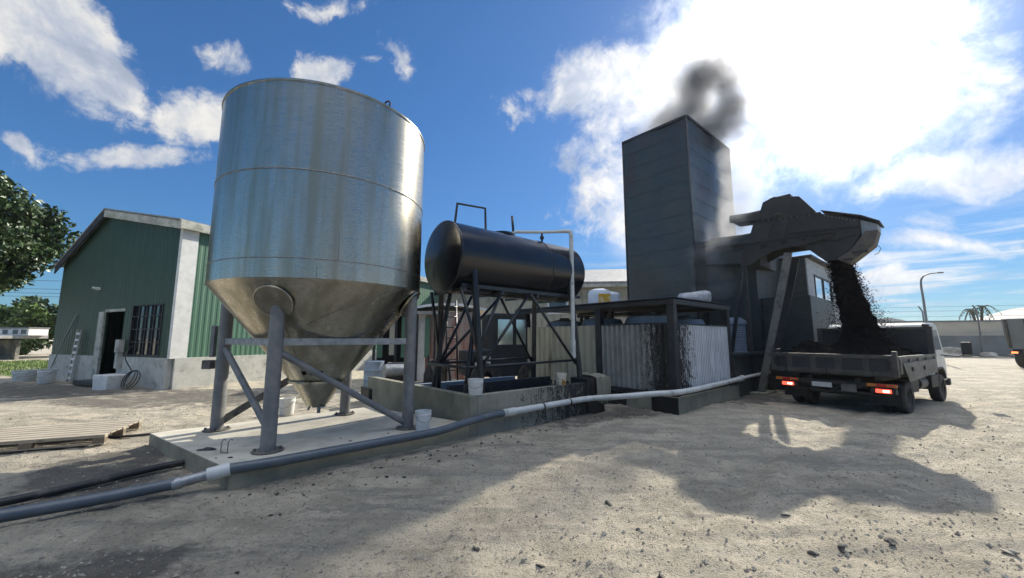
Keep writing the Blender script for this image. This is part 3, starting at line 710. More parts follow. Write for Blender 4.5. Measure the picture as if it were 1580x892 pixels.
# ------------------------------------------------------------------ sheltered tank bay: dark frame, tin walls, flat roof
fr = empty('tank_shelter', FRM, TH, 'dark steel frame shelter clad in tar-splashed corrugated tin', 'shelter')
FA, FB, FZ = 3.3, 5.5, 2.56
def post(x, y, w=.15, z0=0):
    return MB().box(x, x + w, y, y + w, z0, FZ - .12).build('post', M['dark_frame'], fr, .006)
post(0, 0, .17); post(FA - .15, 0, .17); post(0, 2.05, .17); post(0, 4.95, .16); post(FA - .15, 2.05); post(FA - .15, 4.95); post(.9, 2.3, .12); post(2.6, 2.0, .1)
MB().box(-.03, FA + .05, -.03, .12, FZ - .12, FZ).build('roof_beam', M['dark_frame'], fr, .006)
MB().box(-.03, .12, .123, FB, FZ - .12, FZ).build('roof_beam', M['dark_frame'], fr, .006)
MB().box(FA - .1, FA + .05, .123, FB, FZ - .12, FZ).build('roof_beam', M['dark_frame'], fr, .006)
TS = Matrix.Translation((-.03, FB, FZ + .02)) @ Matrix.Rotation(-math.pi / 2, 4, 'X')
rs = MB().sheet(FA + .12, FB + .03, .18, .016, Matrix.Translation((-.06, -.04, FZ + .022)) @ Matrix.Rotation(-math.pi / 2, 4, 'X') @ Matrix.Scale(-1, 4, (0, 0, 1)) @ Matrix.Identity(4))
for i, v in enumerate(rs.v):
    rs.v[i] = (v[0], abs(v[1] + .04) - .04, FZ + .022 + abs(v[2] - FZ - .022))
rs.build('roof_sheet', M['dark_frame'], fr)
def tin(x0, y0, ang, w, z0, z1, mt, pitch=.15, name='tin_wall'):
    s = MB().sheet(w, z1 - z0, pitch, .034, Matrix.Translation((x0, y0, z0)) @ rotz(ang)); return s.build(name, mt, fr)
tin(.172, .06, 0, FA - .33, .42, 1.97, M['tin_end'], .10)
tin(.06, .172, math.pi / 2, 1.87, .42, 1.98, M['tin_tarred'], .15)
tin(.06, 2.225, math.pi / 2, 2.7, .30, 2.0, M['tin_cream'], .22)
MB().box(.16, FA - .15, .03, .10, 1.965, 2.005).build('tin_rail', M['dark_frame'], fr)
MB().box(.03, .10, .17, 2.05, 1.98, 2.02).build('tin_rail', M['dark_frame'], fr)
MB().box(.172, FA - .15, .04, .14, .34, .42).build('tin_rail', M['dark_frame'], fr)
MB().box(.03, .13, .172, 4.95, .30, .42).build('tin_rail', M['dark_frame'], fr)
MB().box(-.05, 3.55, -.04, .5, -.1, .335).build('plinth', M['form_concrete'], fr, .01)
MB().box(-.08, -.052, -.04, .60, -.1, .33).build('tarred_face', M['tar'], fr, .006)
MB().box(-.04, .2, .62, 1.3, -.1, .28).build('plinth', M['form_concrete'], fr, .01)
MB().box(-.035, .2, 1.302, 2.3, -.1, .22).build('plinth', M['machine'], fr, .01)
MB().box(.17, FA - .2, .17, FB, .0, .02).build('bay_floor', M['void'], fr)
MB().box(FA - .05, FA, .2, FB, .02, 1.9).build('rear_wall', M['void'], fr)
# plastic tanks inside the bay show over the tin
def bay_tank(x, y, r, z, lab, ln=1.3):
    e = empty('plastic_tank', pl(FRM, x, y, 0), TH, lab, 'plastic tank', 'plastic tanks inside the shelter')
    MB().lathe([(r, .02), (r * 1.02, .3), (r, .32), (r * 1.02, .7), (r, .72), (r * 1.02, z - .25), (r * .9, z - .08), (r * .3, z), (.001, z)], 40).build('tank_body', M['plastic_blue'], e)
    MB().lathe([(.16, z - .03), (.16, z + .05), (.001, z + .06)], 20).build('tank_lid', M['dark_frame'], e)
bay_tank(1.0, 1.2, .62, 2.30, 'grey-blue plastic tank just behind the tar-splashed corner post')
bay_tank(2.3, .85, .55, 2.24, 'grey-blue plastic tank behind the pale tin end wall')
bay_tank(1.05, 2.75, .62, 2.28, 'grey-blue plastic tank deeper in the shelter past the middle post')
bay_tank(1.0, 4.2, .6, 2.25, 'grey-blue plastic tank behind the cream tin wall')
# wrapped roll and yellow-stained drum on / behind the roof
wr = MB(); pr = [(.001, -.50), (.10, -.49), (.17, -.42), (.19, -.25), (.205, 0), (.20, .2), (.215, .40), (.19, .47), (.08, .50), (.001, .50)]
wr.lathe(pr, 26, Matrix.Rotation(math.pi / 2 - .10, 4, 'Y'))
wv = [Vector(v) for v in wr.v]
for i, v in enumerate(wv):
    d = 1 + .10 * math.sin(9 * v.x + 3 * math.atan2(v.y, v.z)) + .06 * math.sin(23 * v.x - 5 * math.atan2(v.y, v.z)); wr.v[i] = (v.x, v.y * d, v.z * d)
wr.build('wrapped_roll', M['wrap'], None, label='roll wrapped in clear film lying on the shelter roof', cat='wrapped roll', loc=pl(FRM, 2.75, .75, FZ + .24), rz=TH - .5)
ib = empty('white_drum', (3.28, 14.5, 2.58), .2, 'white plastic drum with yellow-stained front above the shelter roof', 'drum')
MB().lathe([(.40, 0), (.42, .35), (.42, .74), (.36, .84), (.2, .90), (.001, .92)], 36).build('drum_body', M['ibc_white'], ib)
MB().box(-.22, .26, -.445, -.40, .20, .68).build('stained_panel', M['ibc_yellow'], ib, .01)
ib2 = empty('white_drum', (3.75, 14.75, 2.58), .2, 'plain blue-white plastic drum next to the yellow-stained one', 'drum')
MB().lathe([(.34, 0), (.36, .35), (.36, .70), (.30, .79), (.001, .84)], 36).build('drum_body', M['ibc_white'], ib2)
dk = empty('drum_rack', (3.4, 14.6, 0), TH, 'dark steel rack carrying the white drums behind the shelter', 'rack')
MB().box(-.7, 1.3, -.6, .6, 2.48, 2.578).build('rack_deck', M['dark_frame'], dk)
for x in (-.62, 1.2):
    for y in (-.52, .5): MB().box(x, x + .09, y, y + .09, 0, 2.479).build('leg', M['dark_frame'], dk)
rb_ = MB().lathe([(.30, 0)] + [(.30 + .03 * math.sin(i * math.pi / 2.0) ** 2, .05 + i * .035) for i in range(30)] + [(.36, 1.12), (.34, 1.22), (.2, 1.32), (.001, 1.34)], 32)
rb_.build('ribbed_duct', M['plastic_blue'], None, label='pale ribbed plastic duct standing behind the shelter end post', cat='duct', loc=(7.35, 12.9, 1.0))
MB().box(-.45, .5, -.4, .4, 0, 1.0).build('duct_base', M['enclosure'], None, .01, 'dark steel box under the ribbed duct', 'steel box', loc=(7.35, 12.9, 0), rz=TH)

# ------------------------------------------------------------------ tower
TW = Vector((6.55, 13.7, 0))
tw = empty('tower', TW, TH, 'tall square tower sheathed in dark blue-grey tarpaulin with smoke rising from it', 'tower')
TA, TBW, TZT = 4.1, 2.75, 9.95
n = 14; tb_ = MB()
def face_grid(p0, du, dv, nu, nv, seed, amp=.05):
    vs = []; rr = np.random.default_rng(seed); ph = rr.uniform(0, 6, 12)
    nrm = du.cross(dv).normalized()
    for i in range(nu + 1):
        for j in range(nv + 1):
            u, v = i / nu, j / nv
            w = math.sin(math.pi * u) * (math.sin(5 * u + ph[0] + 3 * v) * math.sin(9 * v + ph[1]) + .5 * math.sin(17 * v + 4 * u + ph[2]) + .4 * math.sin(11 * u - 13 * v + ph[3]))
            vs.append(p0 + du * u + dv * v + nrm * amp * w * .5)
    return vs, [(i * (nv + 1) + j, (i + 1) * (nv + 1) + j, (i + 1) * (nv + 1) + j + 1, i * (nv + 1) + j + 1) for i in range(nu) for j in range(nv)]
UP = Vector((0, 0, TZT))
for nm, p0, du, sd_ in (('tarpaulin_face', Vector((0, TBW, 0)), Vector((0, -TBW, 0)), 3), ('tarpaulin_face', Vector((0, 0, 0)), Vector((TA, 0, 0)), 4), ('tarpaulin_face', Vector((TA, 0, 0)), Vector((0, TBW, 0)), 5), ('tarpaulin_face', Vector((TA, TBW, 0)), Vector((-TA, 0, 0)), 6)):
    vs, fs = face_grid(p0, du, UP, 24, 60, sd_, .11); MB().add(vs, fs, True).build(nm, M['tower'], tw)
for x, y in ((0, 0), (TA, 0), (0, TBW), (TA, TBW)):
    MB().tube([(x, y, 0), (x, y, TZT + .03)], .035, 8).build('corner_pole', M['dark_frame'], tw)
for a_, b_ in (((0, 0), (TA, 0)), ((0, 0), (0, TBW)), ((TA, 0), (TA, TBW)), ((0, TBW), (TA, TBW))):
    MB().bar((*a_, TZT), (*b_, TZT), .09, .10).build('top_rim', M['dark_frame'], tw)
for zz_ in np.arange(.62, 9.7, .62):
    MB().box(.05, TA - .05, -.062, -.05, zz_ - .007, zz_ + .007).box(-.062, -.05, .05, TBW - .05, zz_ - .007, zz_ + .007).build('lap_strip', M['tower'], tw)
# plant housing beside it
en = empty('plant_housing', (0, 0, 0), TH, 'dark clad plant housing between the tower and the discharge chute', 'plant housing')
en.location = TW + A * .8 - B * .02
MB().box(0, 3.8, -1.65, -.03, 0, 5.05).build('housing_wall', M['enclosure'], en, .01)
MB().prism([(-.15, 5.06), (3.9, 5.06), (3.9, 5.12), (-.15, 5.2)], -1.85, -.04).build('housing_roof', M['machine'], en)
MB().box(.3, 3.6, -3.0, -1.66, 0, 3.0).build('lower_housing', M['enclosure'], en, .01)

# ------------------------------------------------------------------ weatherboard control building
BC = Vector((10.9, 14.2, 0))
bd = empty('control_building', BC, TH, 'two-storey weatherboard building with white-framed window behind the falling asphalt', 'building')
BW, BLN, BH = 3.0, 5.2, 4.62
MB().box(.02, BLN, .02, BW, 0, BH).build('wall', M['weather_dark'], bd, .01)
wz0, wz1, wx0, wx1 = 2.25, 4.1, .95, 3.9
wf = MB()
wf.box(0, BLN, -.02, .018, 0, wz0); wf.box(0, BLN, -.02, .018, wz1, BH); wf.box(0, wx0, -.02, .018, wz0, wz1); wf.box(wx1, BLN, -.02, .018, wz0, wz1)
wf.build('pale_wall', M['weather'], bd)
MB().box(-.03, BLN + .2, -.2, BW + .2, BH + .002, BH + .10).build('roof', M['machine'], bd, .01)
w_ = MB()
for x0_, x1_ in ((wx0, wx0 + .07), (wx0 + 1.42, wx0 + 1.49), (wx1 - .07, wx1)): w_.box(x0_, x1_, -.05, .0, wz0, wz1)
for z0_, z1_ in ((wz0, wz0 + .07), (wz0 + .9, wz0 + .97), (wz1 - .07, wz1)): w_.box(wx0, wx1, -.047, .003, z0_, z1_)
wo_ = w_.build('window', M['dark_frame'], bd)
MB().box(wx0 + .04, wx1 - .04, -.012, .006, wz0 + .04, wz1 - .04).build('pane', M['pane_pale'], wo_)
w2 = MB().box(-.05, .02, .80, 1.35, 2.43, 3.95).build('window', M['wood_dark'], bd)
MB().box(-.06, -.051, .87, 1.28, 2.52, 3.86).build('pane', M['glass'], w2)
MB().tube([(-.05, .75, 0), (-.05, .75, 2.45)], .03, 8).build('conduit', M['machine'], bd)

# ------------------------------------------------------------------ discharge chute over the truck
# local x runs from the tower out over the truck (minus B), local y runs along the plant (A)
HP = Vector((8.9, 10.4, 0)); HRZ = math.atan2(-B.y, -B.x)
ch = empty('discharge_chute', HP, HRZ, 'dusty charcoal steel chute pouring black asphalt into the truck', 'chute')
def hp(name, poly, y0, y1, mt, par=ch, bev=.01): return MB().prism(poly, y0, y1).build(name, mt, par, bev)
DY = .80
hp('hood', [(-1.92, 5.335), (-1.78, 5.61), (-1.69, 5.86), (-1.39, 5.96), (-.76, 5.80), (-.42, 5.27), (-.45, 5.20)], .05, DY - .05, M['machine'])
hp('chute_body', [(-2.2, 4.60), (-1.95, 5.33), (-.45, 5.195), (-.30, 5.20), (-.27, 5.13), (.50, 4.81), (.50, 4.38), (.23, 3.97), (-.04, 3.76), (-.31, 3.80), (-.45, 3.95), (-.75, 4.30), (-1.2, 4.5)], 0, DY, M['machine'])
hp('top_lip', [(-.28, 5.235), (-.27, 5.20), (.55, 4.84), (.88, 4.62), (.90, 4.65), (.55, 4.89)], -.06, DY + .06, M['machine'])
hp('end_panel', [(.502, 4.80), (.84, 4.60), (.82, 4.40), (.502, 4.38)], .10, DY - .1, M['weather'])  # paler than the chute: light on this end face is in the colour
fl = hp('flap', [(-.04, 3.79), (.20, 3.62), (.74, 4.06), (.85, 4.42), (.60, 4.44), (.50, 4.30), (.23, 3.955)], -.06, DY * .6, M['machine_tan'], ch, .015)
MB().box(.30, .62, -.135, -.121, 3.86, 3.93).box(.10, .30, -.135, -.121, 3.70, 3.76).build('flap_bolt_strip', M['machine'], fl)
MB().tube([(.80, -.10, 4.02), (.86, -.10, 3.92), (.80, -.1, 3.80), (.72, -.1, 3.78)], .008, 6).build('loose_wire', M['black_steel'], fl)
MB().tube([(-.55, -.012, 4.36), (-.1, -.012, 4.30), (.42, -.012, 4.40)], .02, 6).build('stiffener', M['machine'], ch)
MB().bar((-1.05, -.02, 4.75), (.50, -.02, 4.62), .03, .05).build('stiffener', M['machine'], ch)
MB().bar((-1.25, -.02, 4.45), (-1.05, -.02, 5.25), .02, .05).build('stiffener', M['machine'], ch)
MB().box(-1.0, -.93, -.05, -.02, 4.38, 4.60).build('latch', M['white_paint'], ch, .008)
MB().tube([(-1.45, -.04, 5.32), (-1.25, -.04, 5.36)], .06, 10).build('pivot', M['machine'], ch)
bl_ = MB()
for i in range(9): bl_.lathe([(.001, 0), (.022, 0), (.022, .016), (.001, .02)], 8, Matrix.Translation((-.2 + .075 * i, 0, 5.06 - .036 * i)) @ Matrix.Rotation(math.pi / 2, 4, 'X'))
for i in range(10): bl_.lathe([(.001, 0), (.022, 0), (.022, .016), (.001, .02)], 8, Matrix.Translation((-1.85 + .145 * i, 0, 5.27 - .012 * i)) @ Matrix.Rotation(math.pi / 2, 4, 'X'))
bl_.build('bolt_row', M['machine_pale'], ch)
MB().bar((-1.93, -.015, 5.31), (-.43, -.015, 5.185), .03, .05).build('stiffener', M['machine'], ch)
MB().bar((-1.62, -.015, 4.72), (-1.40, -.015, 5.22), .03, .04).build('stiffener', M['machine'], ch)
MB().box(-1.55, -1.0, .2, .9, 5.80, 5.99).build('hood_cap', M['machine'], ch, .02)
# cantilever bracket with lightening holes and arched underside
top = [(-3.05, 4.63), (-2.2, 4.665), (-.02, 4.50)]
arch = [(-.02, 4.44), (-.67, 4.30), (-1.2, 4.30), (-1.55, 4.24), (-1.85, 4.10), (-2.1, 3.94), (-2.32, 3.86), (-2.32, 4.50), (-2.6, 4.52), (-3.05, 4.58)]
for yy in (-.085, DY + .03):
    bk = hp('bracket', top + arch, yy, yy + .055, M['machine'], ch, 0)
    hb_ = MB()
    for (x, z, s) in ((-1.72, 4.44, .095), (-1.20, 4.47, .075), (-.72, 4.455, .05), (-.42, 4.46, .035)):
        hb_.box(x - s, x + s, yy - .004, yy - .0005, z - s * .75, z + s * .75)
    hb_.build('bracket_hole', M['void'], bk)
    MB().bar((-3.08, yy + .03, 4.655), (-.0, yy + .03, 4.53), .16, .03).build('bracket_flange', M['machine'], bk)
fl_ = MB().tube([(-2.75, .35, 5.62), (-2.2, .38, 5.60), (-1.75, .4, 5.58)], [.13, .12, .15], 16).build('inlet_pipe', M['machine'], ch)
hp('inlet_tray', [(-2.62, 5.42), (-1.80, 5.36), (-1.80, 5.52), (-2.2, 5.55)], .15, .8, M['machine'])
MB().box(-2.2, -1.9, .1, 1.1, 3.9, 4.62).build('chute_throat', M['machine'], ch, .01)
hp('rear_hopper', [(-3.6, 4.2), (-2.1, 4.0), (-2.0, 5.0), (-3.4, 5.08)], .3, 2.4, M['enclosure'])
MB().bar((-1.12, -.06, 4.14), (-2.12, -.06, -.02), .19, .10, (0, 1, 0)).build('support_strut', M['machine_pale'], ch, .01)
MB().bar((-2.30, -.05, 4.3), (-2.28, -.05, 0), .09, .09).build('support_post', M['machine'], ch, .006)
MB().bar((-2.34, .1, 4.35), (-3.12, .1, 0), .11, .09).build('support_strut', M['dark_frame'], ch, .006)
MB().bar((-1.12, DY, 4.14), (-2.12, DY, -.02), .17, .09, (0, 1, 0)).build('support_strut', M['machine'], ch, .01)
MB().box(-2.9, -1.9, -.45, .6, -.1, .06).build('support_footing', M['form_concrete'], ch, .02)
wk = empty('steel_platform', pl(HP, -.9, 2.6), TH, 'dark steel platform edge running behind the truck tailgate corner', 'platform')
MB().box(-.6, 2.3, -.4, .3, 1.14, 1.22).build('platform_deck', M['enclosure'], wk, .006)
MB().box(-.55, 2.2, -.3, .25, .0, 1.139).build('platform_base', M['enclosure'], wk, .006)

# ------------------------------------------------------------------ tipper truck
TRK = Vector((8.85, 8.85, 0)); TRZ = R(32.0)
def wheel(par, x, y, r, w, label=None, dual=False):
    wh = MB().lathe([(r * .58, -w / 2), (r * .90, -w / 2), (r * .985, -w * .40), (r, -w * .30), (r, w * .30), (r * .985, w * .40), (r * .90, w / 2), (r * .58, w / 2), (r * .58, -w / 2)], 40, Matrix.Rotation(math.pi / 2, 4, 'X')).build('wheel', M['rubber'], par, loc=(x, y, r - .02))
    tr_ = MB()
    for i in range(36):
        t = 2 * math.pi * i / 36
        for sgn in (-1, 1): tr_.box(-.018, .018, sgn * w * .16 - w * .10, sgn * w * .16 + w * .10, r - .004, r + .010, Matrix.Rotation(t + sgn * .05, 4, 'Y'))
    tr_.build('tread', M['rubber'], wh)
    MB().lathe([(.001, w * .10), (r * .14, w * .10), (r * .16, w * .22), (r * .22, w * .22), (r * .30, w * .05), (r * .45, w * .02), (r * .50, w * .30), (r * .59, w * .40), (r * .59, -w * .40), (r * .3, -w * .3), (.001, -w * .3)], 32, Matrix.Rotation(math.pi / 2, 4, 'X')).build('rim', M['truck_grey'], wh)
    return wh
tk_ = empty('tipper_truck', TRK, TRZ, 'small grey tipper truck being loaded with steaming black asphalt, tail lamps lit', 'truck')
TW_ = 2.35; WR = .36
for y in (.12, .36, 1.90, 2.14): wheel(tk_, 0, y, WR, .20)
for y in (.20, 2.05): wheel(tk_, 3.15, y, WR, .22)
MB().box(-.75, 3.6, .62, .74, .52, .74).box(-.75, 3.6, 1.55, 1.67, .52, .74).box(-.1, .1, .3, 2.0, .28, .44).box(3.05, 3.25, .3, 2.0, .28, .42).build('chassis', M['chassis'], tk_)
MB().box(-.82, 2.15, .02, TW_ - .02, .80, .87).box(-.6, 2.0, .3, .42, .70, .80).box(-.6, 2.0, 1.9, 2.02, .70, .80).build('bed_floor', M['truck_grey'], tk_, .006)
# tailgate with recessed panels
tg = MB().box(-.86, -.83, -.04, TW_ + .04, .86, 1.28)
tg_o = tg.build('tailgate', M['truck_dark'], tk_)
rib = MB().box(-.90, -.861, -.04, TW_ + .04, 1.20, 1.285).box(-.90, -.861, -.04, TW_ + .04, .84, .93)
for y in (-.04, .40, .90, 1.40, 1.90, 2.27): rib.box(-.895, -.8615, y, y + .12, .931, 1.199)
rib.build('tailgate_frame', M['truck_grey'], tg_o, .006)
MB().bar((-.86, TW_ + .0, .9), (-.86, TW_ + .0, 1.38), .08, .07).bar((-.86, TW_ - .05, 1.36), (-.86, TW_ - .18, 1.36), .05, .04).build('corner_post', M['truck_grey'], tk_, .006)
MB().bar((-.86, -.02, .82), (-.86, -.02, 1.37), .09, .08).build('corner_post', M['truck_grey'], tk_, .006)
for y0, y1 in ((-.035, .0), (TW_, TW_ + .035)):
    sg = MB().box(-.80, 2.1, y0, y1, .88, 1.26).build('side_gate', M['truck_side'], tk_, .006)
    sr = MB()
    ys_ = y0 - .03 if y0 < .5 else y1
    for x in (-.7, -.05, .6, 1.25, 1.95): sr.box(x, x + .09, ys_, ys_ + .03, .89, 1.25)
    sr.box(-.80, 2.1, ys_ - .003, ys_ + .033, 1.20, 1.265); sr.build('gate_rib', M['truck_side'], sg, .004)
MB().prism([(-.62, 1.12), (-.28, .70), (1.9, .82), (1.95, 1.14)], -.085, -.068).build('hanging_flap', M['truck_side'], tk_, .004)
for x in (-.1, .8): MB().box(x, x + .07, -.11, -.086, .93, 1.02).build('hook', M['chassis'], tk_, .004)
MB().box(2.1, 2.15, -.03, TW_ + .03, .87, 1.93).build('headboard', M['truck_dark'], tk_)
MB().box(2.07, 2.18, -.05, TW_ + .05, 1.88, 1.95).box(2.08, 2.17, -.05, .06, .87, 1.879).box(2.08, 2.17, TW_ - .06, TW_ + .05, .87, 1.879).build('headboard_frame', M['truck_grey'], tk_, .008)
MB().tube([(2.12, .0, 1.96), (2.12, .12, 1.99)], .045, 10).build('headboard_cap', M['truck_dark'], tk_)
# cab
prof = [(2.26, .55), (2.26, 1.98), (2.40, 2.06), (3.25, 2.06), (3.50, 1.98), (3.86, 1.30), (3.93, .95), (3.93, .50), (3.62, .50), (3.55, .72), (3.38, .82), (2.92, .82), (2.75, .72), (2.70, .55)]
cb = MB().prism(prof, .12, 2.18).build('cab', M['cab'], tk_, .035, seg=3)
for yv in (.112, 2.181):
    d_ = MB().prism([(2.62, .80), (2.62, 1.93), (3.38, 1.93), (3.72, 1.30), (3.74, .92), (3.45, .88), (2.9, .88)], yv, yv + .006).build('door', M['cab'], cb)
    g_ = MB().prism([(2.70, 1.34), (2.70, 1.87), (3.34, 1.87), (3.62, 1.34)], yv - .004 if yv < 1 else yv + .0062, yv - .0005 if yv < 1 else yv + .010).build('side_window', M['pane_pale'], d_)
    MB().box(2.70, 2.86, yv - .02 if yv < 1 else yv + .006, yv - .001 if yv < 1 else yv + .026, 1.16, 1.20).build('door_handle', M['truck_dark'], d_)
MB().box(2.255, 2.259, .45, 1.85, 1.40, 1.85).build('rear_window', M['glass'], cb)
ws_ = MB(); ws_.add([(3.535, .25, 1.95), (3.535, 2.05, 1.95), (3.865, 2.05, 1.33), (3.865, .25, 1.33)], [(0, 1, 2, 3)]); ws_.build('windscreen', M['glass'], cb)
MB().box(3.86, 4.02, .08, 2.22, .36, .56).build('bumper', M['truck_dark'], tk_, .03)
for y in (.25, 1.8): MB().box(3.935, 3.96, y, y + .25, .62, .80).build('headlight', M['glass'], cb, .01)
for y in (.1, 1.99): MB().prism([(2.72, .56), (2.80, .74), (2.95, .84), (3.35, .84), (3.52, .72), (3.56, .56), (3.60, .56), (3.55, .78), (3.37, .88), (2.93, .88), (2.74, .76), (2.68, .56)], y - .02, y + .22).build('mudguard', M['truck_dark'], tk_)
for s, y in ((-1, .12), (1, 2.18)):
    mr = MB().tube([(3.45, y, 1.20), (3.48, y + s * .32, 1.17), (3.46, y + s * .50, 1.25)], .016, 8).build('mirror_arm', M['truck_dark'], cb)
    MB().box(3.40, 3.47, y + s * .50 - .10, y + s * .50 + .10, 1.22, 1.55).build('mirror', M['truck_dark'], mr, .03, seg=3)
# underside: light bars, lamps, plate, flaps
MB().box(-.80, -.72, .05, 2.30, .58, .66).build('rear_bar', M['chassis'], tk_)
for y0 in (-.0, 1.83):
    bar = MB().box(-.84, -.805, y0, y0 + .50, .60, .67).build('reflector_bar', M['amber'], tk_, .006)
    MB().box(-.848, -.8405, y0 + .17, y0 + .33, .605, .665).build('reflector', M['red_lens'], bar)
    hs = MB().box(-.83, -.72, y0 + .03, y0 + .44, .46, .57).build('lamp_housing', M['chassis'], tk_, .008)
    MB().box(-.845, -.8305, y0 + .10, y0 + .36, .475, .555).build('tail_lamp', M['tail_lit'], hs, .008)
    MB().box(-.85, -.8455, y0 + (.13 if y0 < 1 else .13), y0 + .24, .49, .54).build('bulb_glow', M['tail_hot'], hs, .006)
MB().box(-.82, -.80, 1.15, 1.55, .50, .61).build('number_plate', M['cab'], tk_, .004)
for y in (.3, 1.15, 2.0):
    MB().tube([(-.90, y, .83), (-.90, y + .10, .83)], .022, 10).box(-.905, -.87, y + .03, y + .07, .84, .95).build('hinge', M['chassis'], tg_o)
for y in (.05, 2.26): MB().box(-.93, -.901, y, y + .05, .98, 1.16).tube([(-.93, y + .025, 1.12), (-.97, y + .025, 1.16)], .012, 8).build('latch', M['chassis'], tg_o)
MB().tube([(-.70, .25, .42), (-.70, 2.05, .42)], .035, 10).build('underrun_bar', M['chassis'], tk_)
MB().tube(smooth_path([(-.78, 1.7, .60), (-.80, 1.5, .42), (-.78, 1.25, .40), (-.74, 1.0, .56)]), .015, 8).build('hanging_cable', M['chassis'], tk_)
MB().prism([(-.80, .62), (-.80, .44), (-.79, .44), (-.79, .62)], .70, .98).build('tow_gusset', M['truck_side'], tk_)
for y in (.02, 1.78): MB().box(-.50, -.48, y, y + .52, .18, .62).build('mud_flap', M['chassis'], tk_)
MB().prism([(.5, .74), (.55, .40), (1.1, .38), (1.15, .74)], .10, .45).build('fuel_tank', M['chassis'], tk_, .02)
MB().tube([(1.35, .25, .55), (1.9, .25, .55)], .16, 18).build('air_tank', M['truck_side'], tk_)
MB().box(2.0, 2.6, .05, .5, .42, .72).build('battery_box', M['chassis'], tk_, .02)
MB().box(-.72, 1.9, .76, 1.54, .36, .70).build('hoist_frame', M['void'], tk_)

# asphalt load: a mound of lumps in the bed
hx = np.linspace(-.80, 2.06, 60); hy = np.linspace(.02, TW_ - .02, 48)
XX, YY = np.meshgrid(hx, hy, indexing='ij')
mound = 1.20 + .50 * np.exp(-(((XX - 1.05) / .62) ** 2 + ((YY - 1.1) / .6) ** 2)) + .40 * np.exp(-(((XX - .3) / .6) ** 2 + ((YY - 2.0) / .35) ** 2)) * .9 + .22 * np.exp(-(((XX - 1.6) / .5) ** 2 + ((YY - .8) / .7) ** 2))
edge = np.minimum(np.minimum(XX + .80, 2.06 - XX), np.minimum(YY - .02, TW_ - .02 - YY)); mound = np.minimum(mound, 1.20 + edge * 1.2)
mound += .02 * fbm2(XX, YY, 6, 4, 21) + .012 * fbm2(XX, YY, 25, 2, 22)
mb = MB(); nxx, nyy = XX.shape
mb.add([(XX[i, j], YY[i, j], mound[i, j]) for i in range(nxx) for j in range(nyy)], [(i * nyy + j, (i + 1) * nyy + j, (i + 1) * nyy + j + 1, i * nyy + j + 1) for i in range(nxx - 1) for j in range(nyy - 1)], False)
for i in range(700):
    x = rng.uniform(-.7, 2.0); y = rng.uniform(.1, TW_ - .1); r = rng.uniform(.012, .035)
    ii = int((x + .80) / 2.86 * 59); jj = int((y - .02) / (TW_ - .04) * 47)
    vs, fs = blob(i, r, (1, 1, .8), .3, 1); mb.add(vs, fs, False, Matrix.Translation((x, y, mound[ii, jj] + r * .3)))
mb.build('asphalt_heap', M['coal'], None, label='black asphalt heaped in the bed of the tipper truck', cat='asphalt heap', kind='stuff', loc=TRK, rz=TRZ)
# the falling stream
st_ = MB(); P0 = HP - B * -.0
s0 = HP + (-B) * (-.10) + A * .42 + Vector((0, 0, 3.86)); s1 = TRK + Vector((math.cos(TRZ), math.sin(TRZ), 0)) * 1.10 + Vector((-math.sin(TRZ), math.cos(TRZ), 0)) * 1.05 + Vector((0, 0, 1.42))
e1 = -B; e2 = A.copy()
core = MB(); n = 40; kk = 26
def stream_c(t): 
    p = s0.lerp(s1, t); p.z = s0.z + (s1.z - s0.z) * (t * .45 + .55 * t * t); return p
vs = []
for i in range(n + 1):
    t = i / n; c_ = stream_c(t); w1 = .205 + .19 * t * t; w2 = .27
    for j in range(kk):
        a_ = 2 * math.pi * j / kk
        d = 1 + .16 * math.sin(a_ * 3 + t * 9) + .12 * math.sin(a_ * 7 - t * 31) + .10 * math.sin(a_ * 5 + t * 57) + rng.uniform(-.10, .10)
        vs.append(c_ + e1 * math.cos(a_) * w1 * d + e2 * math.sin(a_) * w2 * d)
st_.add(vs, [(i * kk + j, i * kk + (j + 1) % kk, (i + 1) * kk + (j + 1) % kk, (i + 1) * kk + j) for i in range(n) for j in range(kk)], False)
for i in range(10500):
    t = rng.uniform(0, 1) ** .8; c_ = stream_c(t)
    sp = (.235 + .20 * t * t) * (.8 + abs(rng.normal(0, .26 + .24 * t))); a_ = rng.uniform(0, 6.283)
    if rng.uniform() < .12: sp *= 1.15 + .25 * t
    pt = c_ + e1 * math.cos(a_) * sp + e2 * math.sin(a_) * (.34 + sp - .22)
    r = rng.uniform(.008, .026); vs = [Vector(rng.normal(0, 1, 3)).normalized() * r for _ in range(4)]
    st_.add([pt + v for v in vs], [(0, 1, 2), (0, 3, 1), (0, 2, 3), (1, 3, 2)], False)
st_.build('falling_asphalt', M['coal'], None, label='stream of black asphalt falling from the chute into the truck', cat='falling asphalt', kind='stuff')

